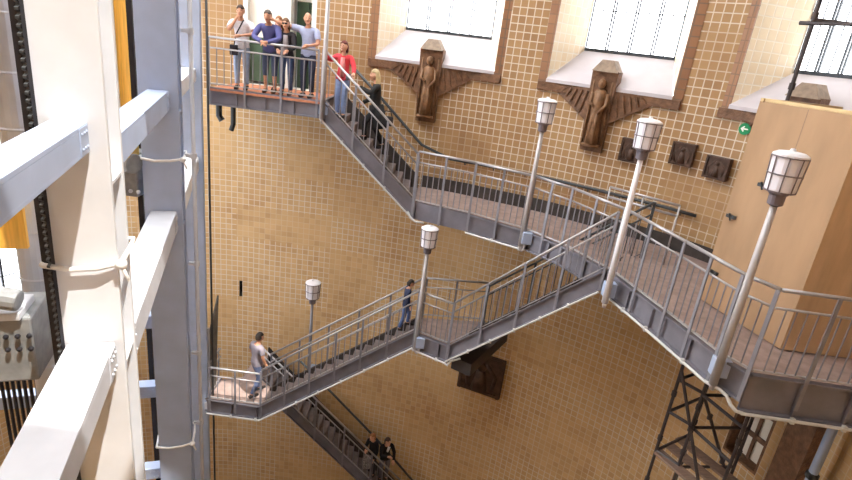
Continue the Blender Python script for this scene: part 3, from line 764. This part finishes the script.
def along(P, z, t): return (P[0]+U.x*t, P[1]+U.y*t, z)
Ac, Bc, Cc = (-2.47,3.62), (-3.85,7.5), (-5.36,11.75)
beam(along(Ac,-.85,-.04), along(Ac,-.85,-2.9), .22, .2, 'blue_steel', 'upper pale beam running from the white column out of the left edge')
beam(along(Ac,-2.56,-.04), along(Ac,-2.56,-2.9), .32, .24, 'pale_steel', 'lower bright beam running from the white column to the bottom left corner')
beam(along(Bc,-1.12,-.04), along(Ac,-1.12,.46), .26, .26, 'blue_steel', 'upper beam between the white column and the second column')
beam(along(Bc,-2.85,-.04), along(Ac,-2.85,.46), .34, .3, 'pale_steel', 'lower sunlit beam between the white column and the second column')
beam(along(Cc,-1.15,-.04), along(Bc,-1.15,.46), .26, .26, 'white_steel', 'upper beam between the second and third columns')
beam(along(Cc,-3.05,-.04), along(Bc,-3.05,.46), .28, .3, 'white_steel', 'lower beam between the second and third columns')
for z, nm in ((-4.6,'first'), (-5.9,'second'), (-7.6,'third')):
    p = V(Bc+(z,))+U*.2-W*.25; beam(p, p-W*2.6, .2, .22, 'blue_steel', nm+' grey cross beam from the top, running left behind the second column')
# pipes up the second column
pp = thing('conduit_pipe', (-3.5,7.7,ZB), 'thin pale pipe running up the right side of the second column', 'pipe')
ppp = build('pipe', MB().tube([(-3.5,7.74,ZB),(-3.5,7.74,7)], .03, 8), 'pale_steel', pp, True)
for z in (-.2,-1.9,-3.6,-5.2,-6.6): build('pipe_clip', MB().tube([(-3.5,7.74,z-.04),(-3.5,7.74,z+.04)], .045, 8).box((-3.55,7.72,z), (.12,.05,.05)), 'pale_steel', ppp)
pp = thing('conduit_pipe', (-5.05,12.0,ZB), 'thin dark pipe running up the right side of the farthest column', 'pipe')
build('pipe', MB().tube([(-5.07,11.98,ZB),(-5.07,11.98,7)], .025, 8), 'darkrail', pp, True)
# white cable loops
def loop(c, w, d, z, label, tail=0.):
    c = V(c+(0,)); a = W*(w/2+.03); f = -U*.06; bk = U*(d+.06)
    pts = [c-a+f+e*z, c-a*.3+f*1.3+e*(z-.03), c+a*.4+f*1.3+e*(z-.02), c+a+f+e*(z+.01), c+a*1.05+U*d*.5+e*(z+.02), c+a+bk+e*z, c-a+bk+e*z, c-a+f+e*z]
    root = thing('cable_loop', tuple(c+e*z), label, 'cable', 'white cables tied round columns')
    build('cable', MB().tube(pts, .02, 8), 'wirewhite', root, True)
    build('knot', MB().ball(c+a+f+e*z, (.045,.045,.04), 8, 6).tube([c+a+f+e*z, c+a*1.2+f*1.5+e*(z-.12-tail)], .014, 6), 'wirewhite', root, True)
loop(Ac, .44, .42, -1.78, 'white cable tied round the nearest white column')
loop(Bc, .5, .42, -1.93, 'white cable tied round the second column at mid height')
loop(Bc, .5, .42, -6.9, 'thin pale cable tied low round the second column')
# duct
def duct(x, y, r, z0, z1, label):
    root = thing('round_duct', (x, y, z0), label, 'duct', 'vertical round ducts')
    shl = build('shell', MB().lathe((x,y,z0), [(r,0),(r,z1-z0)], 20), 'duct', root, False)
    z = z0+.2
    while z < z1: build('seam_ring', MB().lathe((x,y,z), [(r+.004,0),(r+.014,.012),(r+.004,.024)], 20), 'duct', shl); z += .48
duct(-3.72,4.78,.16,-9,5,'round zinc duct behind the white column at the left edge')
# toothed guide rail
gd = thing('guide_rail', (-2.56,3.38,-8), 'thin dark toothed guide rail left of the white column', 'guide rail')
build('rail', MB().box((-2.66,3.52,-2), (.07,.05,14)), 'black', gd)
tt = MB(); zz = []
for i in range(120): zz += [(.0, -4+i*.05), (.02, -4+i*.05+.012), (.02, -4+i*.05+.026), (.0, -4+i*.05+.038)]
nv = len(zz)
tt.add([(-2.64,3.485-d0,z) for d0, z in zz]+[(-2.615,3.485-d0,z) for d0, z in zz], [(i, i+1, nv+i+1, nv+i) for i in range(nv-1)])
build('rack', tt, 'darkrail', gd)
gd = thing('guide_rail', (-4.6,8.1,-8), 'dark guide rail left of the blue grey column', 'guide rail')
build('rail', MB().box((-4.38,7.9,-2), (.08,.12,14)), 'black', gd)
# lift enclosure behind the white column
lc = thing('lift_cabin_front', (-5.2,8.6,-3), 'yellow boarded lift front seen between the two near columns', 'lift front')
c = V((-5.05,8.4,0)); build('boards', MB().box(c+e*1.2, (1.1,.06,5.6), ((W*.8-U*.6).normalized(), (U*.8+W*.6).normalized(), e)), 'yellowwood', lc)
fr = MB()
for k in (-.55, -.18, .18, .55): fr.box(c+(W*.8-U*.6)*k-(U*.8+W*.6)*.05+e*1.2, (.05,.05,5.6), ((W*.8-U*.6).normalized(), (U*.8+W*.6).normalized(), e))
build('frame_strip', fr, 'doorframe', lc)
# machinery
mc = thing('lift_machine', (-4.4,7.6,-2.6), 'grey and yellow drive unit behind the beam left of the blue grey column', 'machine')
hsg = build('housing', MB().box((-4.35,7.55,-2.2), (.42,.4,.62)).tube([(-4.5,7.4,-2.0),(-4.1,7.25,-2.0)], .14, 14), 'machine', mc, False, .02)
build('cover', MB().box((-4.3,7.3,-1.84), (.34,.3,.14)), 'brass', mc, False, .02)
for i in range(4): build('bolt', MB().ball((-4.45+i*.11,7.33,-2.42), .03, 8, 5), 'pale_steel', hsg)
mc = thing('lift_machine', (-3.3,4.0,-2.6), 'large grey bolted drive housing at the left edge under the duct', 'machine')
hsg = build('housing', MB().box((-3.55,3.95,-2.75), (.75,.5,.6), (W, U, e)).tube([(-3.6,3.7,-2.2),(-3.15,3.8,-2.28)], .09, 14), 'machine', mc, False, .02)
build('cover', MB().box((-3.5,3.85,-2.42), (.6,.36,.07), (W, U, e)), 'pale_steel', mc, False, .01)
for i in range(3):
    for j in range(2): build('bolt', MB().ball(V((-3.28,3.78,-2.6))+W*(.08*i)-U*.03-e*.12*j, .022, 8, 5), 'black', hsg)
wb = thing('timber_panel', (-3.3,3.9,-2.1), 'orange timber board at the left edge below the upper beam', 'board')
build('board', MB().box((-3.62,4.18,-1.72), (.5,.05,.62), (W, U, e)), 'yellowwood', wb)
ls = thing('lift_lower_screen', (-4.9,5.9,-7), 'blue grey barred lift screen at the lower left', 'screen')
build('frame', MB().slab((-5.6,6.2,0), (-4.2,5.6,0), (.4,.9,0), .06, -4.4, -4.1).slab((-5.6,6.2,0), (-4.2,5.6,0), (.4,.9,0), .06, -6.6, -6.4), 'blue_steel', ls)
br = MB()
for i in range(12): br.slab((-5.6+1.4*i/11,6.2-.6*i/11,0), (-5.57+1.4*i/11,6.19-.6*i/11,0), (.4,.9,0), .03, -6.5, -4.2)
build('bars', br, 'black', ls)

# ------------------------------------------------------------------ people
def col(name, rgb, rough=.8, var=.08): return mk(name, rgb, rough, 0, var, 14)
SK = {'fair': col('skin fair', (222,172,146), .55), 'tan': col('skin tan', (200,148,120), .55)}
def skinned(nodes_, edges_, radii, sub=2):
    me = bpy.data.meshes.new('tmp'); me.from_pydata([tuple(p) for p in nodes_], edges_, []); me.update()
    o = bpy.data.objects.new('tmp', me); C.objects.link(o)
    md = o.modifiers.new('s', 'SKIN'); md.use_smooth_shade = True; md.branch_smoothing = .3
    for i, sv in enumerate(me.skin_vertices[0].data):
        r = radii[i]; sv.radius = (r, r) if isinstance(r, (int, float)) else r; sv.use_root = (i == 0)
    sb = o.modifiers.new('d', 'SUBSURF'); sb.levels = sub; sb.render_levels = sub
    dg = bpy.context.evaluated_depsgraph_get(); dg.update()
    r = bpy.data.meshes.new_from_object(o.evaluated_get(dg)); bpy.data.objects.remove(o); bpy.data.meshes.remove(me)
    return r
def remeshed(parts, vox):
    bm = bmesh.new()
    for p in parts: bm.from_mesh(p)
    me = bpy.data.meshes.new('tmp'); bm.to_mesh(me); bm.free()
    o = bpy.data.objects.new('tmp', me); C.objects.link(o)
    md = o.modifiers.new('r', 'REMESH'); md.mode = 'VOXEL'; md.voxel_size = vox; md.use_smooth_shade = True
    sm_ = o.modifiers.new('sm', 'SMOOTH'); sm_.iterations = 2
    dg = bpy.context.evaluated_depsgraph_get(); dg.update()
    r = bpy.data.meshes.new_from_object(o.evaluated_get(dg)); bpy.data.objects.remove(o); bpy.data.meshes.remove(me)
    for p in r.polygons: p.use_smooth = True
    return r
def link(name, me, mat, parent):
    me.materials.clear(); me.materials.append(mat)
    for p in me.polygons: p.material_index = 0
    o = bpy.data.objects.new(name, me); C.objects.link(o); o.parent = parent; return o

def person(loc, yaw, label, H=1.75, lean=0., skin='fair', top=(200,200,200), trousers=(90,110,150), hair=(60,45,35), hairlen=0., bald=False,
           sleeve='short', shoes=(50,45,45), LA=((-.24,.02,1.18),(-.22,.12,.95)), RA=((.24,.02,1.18),(.22,.12,.95)), LF=None, RF=None,
           headyaw=0., headpitch=0., coat=False, female=False, glasses=False, capri=False, open_front=None, scarf=None):
    """local frame: +y the way the body faces, +x its right hand; sizes for a 1.75 m figure"""
    root = thing('person', loc, label, 'person'); root.rotation_euler = (0, 0, yaw)
    k = H/1.75; root.scale = (k, k, k)
    sh = .165 if female else .19; hipw = .095
    piv = V((0,0,.95)); Rm = Matrix.Rotation(-lean, 3, 'X')
    def up(p): return piv+Rm@(V(p)-piv)
    pel, sp_, ch, nk, hd = up((0,0,.95)), up((0,.01,1.12)), up((0,.0,1.32)), up((0,.0,1.47)), up((0,.035,1.56))
    SLm, SRm = up((-sh,0,1.41)), up((sh,0,1.41))
    LE, LH = map(V, LA); RE, RH = map(V, RA)
    LK, LAk = (V((-.1,.03,.5)), V((-.1,-.02,.09))) if LF is None else map(V, LF)
    RK, RAk = (V((.1,.03,.5)), V((.1,-.02,.09))) if RF is None else map(V, RF)
    HL, HR = V((-hipw,0,.9)), V((hipw,0,.9))
    def toe(a): return a+V((0,.15,-.05))
    P = [pel, sp_, ch, nk, hd, SLm, LE, LH, SRm, RE, RH, HL, LK, LAk, toe(LAk), HR, RK, RAk, toe(RAk)]
    E_ = [(0,1),(1,2),(2,3),(3,4),(2,5),(5,6),(6,7),(2,8),(8,9),(9,10),(0,11),(11,12),(12,13),(13,14),(0,15),(15,16),(16,17),(17,18)]
    ws = .9 if female else 1.
    R_ = [(.14,.1), (.125*ws,.095), (.155*ws,.105), .052, .05, .06*ws, .043*ws, .028, .06*ws, .043*ws, .028, .088, .058, .04, .034, .088, .058, .04, .034]
    body = skinned(P, E_, R_)
    # head with nose, brow, chin and ears
    Hm = Matrix.Rotation(headyaw, 3, 'Z') @ Matrix.Rotation(-headpitch, 3, 'X'); hc = up((0,.045,1.635))
    def hp(x, y, z): return hc+Hm@V((x, y, z))
    hb_ = MB(); hb_.ball((0,0,0), 1., 20, 14)
    vs = []
    for p in hb_.v:
        x, y, z = p.x*.077, p.y*.098, p.z*.118
        if p.z < -.2: x *= 1+.25*p.z*.6; y = y*(1+.12*p.z) + (.012 if p.y > 0 else 0)
        vs.append(hp(x, y, z))
    hb_.v = vs
    hb_.tube([hp(0,.088,.03), hp(0,.108,-.012), hp(0,.112,-.024)], [.010,.014,.012], 8)
    hb_.ball(hp(0,.085,-.085), (.03,.025,.025), 8, 6)
    for sx in (-1, 1): hb_.ball(hp(.078*sx,-.005,-.005), (.012,.022,.032), 8, 6)
    hm_ = bpy.data.meshes.new('h'); hm_.from_pydata([tuple(p) for p in hb_.v], [], hb_.f); hm_.update()
    full = remeshed([body, hm_], .0125)
    extra = MB()
    for S, Eb, Hd, sx in ((SLm, LE, LH, -1), (SRm, RE, RH, 1)):
        d = (Hd-Eb).normalized(); ref = V((0,0,1)) if abs(d.z) < .85 else V((0,1,0))
        ac = d.cross(ref).normalized(); pn = ac.cross(d)
        c = Hd+d*.05
        extra.tube([Hd-d*.02, Hd+d*.02, Hd+d*.06, Hd+d*.095], [.026,.034,.04,.036], 10)
        for i, (o_, ln) in enumerate(((-.03,.07),(-.01,.08),(.01,.075),(.03,.058))):
            b0 = Hd+d*.085+ac*o_
            extra.tube([b0, b0+d*ln*.45-pn*.008, b0+d*ln*.75-pn*.026, b0+d*ln*.85-pn*.045], [.0095,.009,.008,.007], 6)
        t0 = Hd+d*.03-ac*sx*.03
        extra.tube([t0, t0+d*.03-ac*sx*.025, t0+d*.062-ac*sx*.03-pn*.01], [.012,.0105,.009], 6)
    bm = bmesh.new(); bm.from_mesh(full)
    em = extra.mesh('x', smooth=True); bm.from_mesh(em)
    full2 = bpy.data.meshes.new('body'); bm.to_mesh(full2); bm.free()
    bo = link('body', full2, SK[skin], root)
    for p in full2.polygons: p.use_smooth = True
    # eyes and mouth painted as small pieces of the face
    ey = MB()
    for sx in (-1, 1): ey.ball(hp(.03*sx,.084,.018), (.013,.008,.008), 8, 6)
    build_local('eyes', ey, M['black'], bo)
    build_local('mouth', MB().ball(hp(0,.092,-.052), (.024,.008,.007), 8, 6), col('lips', (168,92,84)), bo)
    # clothes: the body's own surface moved outwards, cut at neck, cuffs, waist and hems
    verts = [v.co.copy() for v in full.vertices]; nors = [v.normal.copy() for v in full.vertices]
    seg = []
    for p_ in verts:
        bd_ = 9; bi = 0; bt_ = 0
        for ei, (a, c) in enumerate(E_):
            A = P[a]; D_ = P[c]-A; t_ = min(1, max(0, (p_-A).dot(D_)/D_.length_squared)); dd = (p_-A-D_*t_).length - .6*(R_[a][0] if isinstance(R_[a], tuple) else R_[a])*(1-t_) - .6*(R_[c][0] if isinstance(R_[c], tuple) else R_[c])*t_
            if dd < bd_: bd_ = dd; bi = ei; bt_ = t_
        seg.append((bi, bt_))
    kn = .3 if capri else .9
    hem = .8 if coat else .86
    # edge numbers: 0-3 spine and neck, 4-6 left arm, 7-9 right arm, 10-13 left leg, 14-17 right leg
    def shirt_v(i):
        b_, t_ = seg[i]; z = verts[i].z
        if b_ in (0, 1, 4, 7): return z > hem
        if b_ == 2: return t_ < .85
        if b_ in (10, 14): return z > hem
        if b_ in (5, 8): return t_ < .7 if sleeve == 'short' else True
        if b_ in (6, 9): return sleeve == 'long' and t_ < .95
        return False
    def trs_v(i):
        b_, t_ = seg[i]; z = verts[i].z
        if b_ in (10, 14, 11, 15): return True
        if b_ == 0: return z < 1.03
        if b_ in (12, 16): return t_ < kn
        return False
    def garment(name, test, off, mat):
        ok = [test(i) for i in range(len(verts))]; idx = {}; vs = []; fs = []
        for p_ in full.polygons:
            if all(ok[i] for i in p_.vertices):
                for i in p_.vertices:
                    if i not in idx: idx[i] = len(vs); vs.append(verts[i]+nors[i]*off)
                fs.append([idx[i] for i in p_.vertices])
        me = bpy.data.meshes.new(name); me.from_pydata([tuple(q) for q in vs], [], fs); me.update()
        for p_ in me.polygons: p_.use_smooth = True
        o = link(name, me, mat, root); sd_ = o.modifiers.new('cloth', 'SOLIDIFY'); sd_.thickness = .006; sd_.offset = -1
        return o
    garment('jacket' if sleeve == 'long' else 'shirt', shirt_v, .02, col('top cloth', top))
    garment('trousers', trs_v, .014, col('trouser cloth', trousers))
    if coat:
        fl_ = MB(); prof = [up((0,0,1.0)), up((0,-.03,.75)), up((0,-.06,.5))]
        fl_.tube(prof, [.165,.19,.235], 14); build_local('coat_skirt', fl_, col('coat cloth', top), root)
    if open_front: build_local('inner_shirt', MB().tube([up((0,.085,.98)), up((0,.1,1.2)), up((0,.095,1.4))], [.06,.065,.05], 10), col('inner shirt cloth', open_front), root)
    for a in (LAk, RAk):
        sm2 = MB(); sm2.tube([a+V((0,-.06,-.035)), a+V((0,0,-.02)), a+V((0,.1,-.045)), a+V((0,.2,-.055))], [.036,.052,.047,.03], 10)
        for i in range(len(sm2.v)): sm2.v[i].z = max(sm2.v[i].z, a.z-.088)
        build_local('shoe', sm2, col('shoe leather', shoes), root)
    # hair
    if not bald:
        hm2 = MB(); tmp = MB().ball((0,0,0), 1., 22, 16)
        keep = []
        def front(p): return p.y > .3-.25*abs(p.x) and p.z < .55-.25*abs(p.x) or p.z < (-.4 if hairlen == 0 else -.6) or (p.y > .0 and p.z < -.05 and hairlen == 0) or (p.y > -.35 and p.z < -.2 and hairlen == 0)
        for p in tmp.v:
            x, y, z = p.x*.089, p.y*.11-.006, p.z*.128+.006
            if hairlen and p.z < .1 and p.y < .35: z -= hairlen*min(1, (.1-p.z)/.7); x *= 1+.25*min(1, (.1-p.z)); y -= .02
            hm2.v.append(hp(x, y, z))
        for f in tmp.f:
            cc = sum((tmp.v[i] for i in f), V((0,0,0)))/len(f)
            if not front(cc): hm2.f.append(f)
        ho = build_local('hair', hm2, col('hair', hair, .6, .25), root)
        sd = ho.modifiers.new('thick', 'SOLIDIFY'); sd.thickness = .014
    if glasses: build_local('sunglasses', MB().box(hp(0,.094,.02), (.12,.02,.032), (Hm@V((1,0,0)), Hm@V((0,1,0)), Hm@V((0,0,1)))), M['black'], root)
    if scarf: build_local('collar', MB().tube([up((-.05,.1,1.44)), up((0,.13,1.28))], [.045,.03], 8), col('collar cloth', scarf), root)
    return root, up
def build_local(name, mb, mat, root):
    me = mb.mesh(name, V((0,0,0)), True); me.materials.append(mat)
    o = bpy.data.objects.new(name, me); C.objects.link(o); o.parent = root; return o
def bag(root, pos, size, rgb, strap=None, name='bag'):
    pass
F = PI   # facing the camera
Yf = 12.78
p1, u1 = person((-4.62,Yf,ZT1), F+.1, 'person in white polo and pale jeans, hand raised to face, leftmost on the top landing', 1.8, .12, 'tan', (226,224,232), (150,168,196), (66,52,46),
   LA=((-.3,.16,1.2),(-.02,.26,1.14)), RA=((.22,.24,1.22),(.02,.17,1.56)), headpitch=.1)
p2, u2 = person((-3.98,Yf+.03,ZT1), F, 'person in navy jacket and dark cropped trousers leaning on the rail, second from left', 1.8, .3, 'tan', (84,86,140), (70,80,108), (84,76,72),
   sleeve='long', LA=((-.28,.3,1.16),(-.06,.45,1.08)), RA=((.28,.3,1.16),(.06,.45,1.08)), capri=True, headpitch=.12, shoes=(110,84,66))
person((-3.98,13.45,ZT1), F, 'person mostly hidden behind the navy jacket and black jacket, only face and hair showing', 1.68, .05, 'fair', (60,56,60), (50,50,58), (150,104,70), .16, sleeve='long', female=True)
person((-3.6,Yf,ZT1), F, 'person with long hair, sunglasses, black jacket and grey top at the rail', 1.66, .2, 'fair', (42,38,44), (70,88,124), (122,88,64), .2, sleeve='long', female=True, glasses=True,
   LA=((-.22,.2,1.12),(-.12,.38,1.04)), RA=((.22,.2,1.12),(.12,.38,1.04)), open_front=(178,170,176), headpitch=.12)
person((-3.12,Yf+.02,ZT1), F-.15, 'person with shaved head in light blue shirt pointing left across the landing', 1.82, .12, 'tan', (164,172,204), (52,58,80), bald=True,
   LA=((-.26,.14,1.14),(-.14,.38,1.1)), RA=((.42,.2,1.44),(.68,.32,1.52)), headyaw=.4, headpitch=.12)
person((-2.28,12.62,-1.81), F-.1, 'person in red cardigan and blue jeans standing at the top of the upper flight', 1.68, .05, 'fair', (224,72,84), (140,160,204), (112,52,44), .08, sleeve='long', female=True,
   RA=((.3,.05,1.3),(.36,.22,1.38)), LA=((-.27,.1,1.2),(-.3,.22,1.08)), LF=((-.07,.08,.5),(-.06,.04,.09)), open_front=(232,150,150), headyaw=-.25)
person((-1.5,12.72,-2.45), PI*.55, 'person with long blond hair in black coat climbing the upper flight', 1.8, .06, 'fair', (40,40,42), (36,36,40), (206,184,142), .34, sleeve='long', female=True, coat=True,
   LA=((-.22,.16,1.26),(-.12,.4,1.36)), RA=((.24,.12,1.1),(.2,.3,1.0)), LF=((-.09,.24,.62),(-.09,.22,.29)), RF=((.1,.0,.5),(.1,-.22,.1)))
person((-.3,11.95,ZM-.2), -PI/2+.1, 'child in dark blue jacket and jeans stepping onto the middle landing', 1.36, .08, 'fair', (52,58,84), (84,104,150), (44,36,34), sleeve='long',
   LF=((-.1,.16,.55),(-.1,.12,.2)), RF=((.1,-.02,.5),(.1,-.14,.09)), hairlen=.02, headpitch=.1)
person((-3.98,12.12,ZL+.08), PI*.2-PI/2+.25, 'person in grey T-shirt and jeans stepping down onto the sunlit landing', 1.84, .06, 'tan', (142,134,144), (88,100,134), (52,44,40),
   LF=((-.1,.14,.52),(-.1,.12,.1)), RF=((.1,.02,.5),(.1,-.2,.12)), LA=((-.27,0,1.16),(-.27,.12,.93)))
zf = lambda x: ZL-.92*(x+4.28)
person((-.8,13.32,zf(-.8)-.06), F+.9-1.57, 'person with fair hair in black jacket holding a pale bag on the lowest flight', 1.62, .08, 'fair', (36,34,38), (56,50,58), (170,116,76), .05, sleeve='long', female=True,
   RA=((.22,.12,1.14),(.06,.3,1.18)), LA=((-.22,.05,1.12),(-.2,.16,.9)))
person((-.42,13.36,zf(-.42)+.12), F+.35, 'person with dark hair in black jacket and grey trousers on the lowest flight', 1.68, .08, 'fair', (32,30,34), (112,108,122), (58,42,34), sleeve='long', female=True, scarf=(224,222,224),
   RA=((.2,.18,1.16),(.02,.3,1.2)), LA=((-.26,.06,1.14),(-.22,.2,.94)), hairlen=.04, headyaw=.4)
# things carried
sb = thing('shoulder_bag', (-4.74,12.55,ZT1+.78), 'small black shoulder bag at the hip of the person in white polo', 'bag')
build('pouch', MB().box((-4.72,12.56,ZT1+.86), (.17,.09,.22)), col('black nylon', (40,36,46)), sb, False, .02)
build('strap', MB().tube([(-4.72,12.57,ZT1+.95),(-4.66,12.54,ZT1+1.2),(-4.52,12.6,ZT1+1.5)], .014, 6), col('black webbing', (40,36,46)), sb, True)
sb = thing('handbag', (-1.22,12.52,-1.8), 'dark handbag held by the blond person on the upper flight', 'bag')
build('pouch', MB().box((-1.2,12.5,-1.72), (.26,.1,.22)), col('dark leather', (44,40,42)), sb, False, .03); build('handle', MB().tube([(-1.3,12.5,-1.61),(-1.26,12.5,-1.5),(-1.14,12.5,-1.5),(-1.1,12.5,-1.61)], .012, 6), col('dark handle', (44,40,42)), sb, True)
sb = thing('waist_bag', (-2.1,12.48,-.95), 'small grey bag at the hip of the person in red', 'bag')
build('pouch', MB().box((-2.12,12.47,-.86), (.16,.07,.13)), col('grey nylon', (120,126,140)), sb, False, .02)
sb = thing('carrier_bag', (-.95,13.15,zf(-.8)+.5), 'black and white patterned bag hanging from the fair haired person', 'bag')
cb = mk('patterned bag cloth', (150,146,146), .8, 0, .9, 22)
build('pouch', MB().box((-.95,13.12,zf(-.8)+.62), (.24,.12,.46)), cb, sb, False, .03); build('handle', MB().tube([(-1.02,13.12,zf(-.8)+.84),(-.97,13.12,zf(-.8)+1.02),(-.9,13.12,zf(-.8)+.84)], .01, 6), cb, sb, True)

# ------------------------------------------------------------------ light, sky, camera
w = bpy.data.worlds.new('sky'); bpy.context.scene.world = w; w.use_nodes = True
bg = w.node_tree.nodes['Background']; bg.inputs[0].default_value = (.93, .96, 1., 1); bg.inputs[1].default_value = SKY = 3.8
sd = bpy.data.lights.new('sun', 'SUN'); sd.energy = 3.6; sd.color = (1., .95, .86); sd.angle = .009
so = bpy.data.objects.new('sun', sd); C.objects.link(so); so.location = (2, -5, 14)
so.rotation_euler = V((.3, -.25, .92)).to_track_quat('Z', 'Y').to_euler()
cam = bpy.data.cameras.new('camera'); cam.sensor_width = 36; cam.lens = 36*545.83/852; cam.clip_end = 200
co = bpy.data.objects.new('camera', cam); C.objects.link(co)
pit, roll = .34138, .12309
fw = V((0, math.cos(pit), -math.sin(pit))); rt = V((1,0,0)); upv = rt.cross(fw)
# the camera is rolled by 7 degrees
r2 = rt*math.cos(roll)+upv*math.sin(roll); u2_ = upv*math.cos(roll)-rt*math.sin(roll)
Mx = Matrix((r2, u2_, -fw)).transposed().to_4x4(); co.matrix_world = Mx
bpy.context.scene.camera = co
vs_ = bpy.context.scene.view_settings
vs_.view_transform = 'Standard'; vs_.look = 'None'; vs_.gamma = 1; vs_.use_curve_mapping = False; vs_.exposure = 1.08
bpy.context.scene.cycles.max_bounces = 8
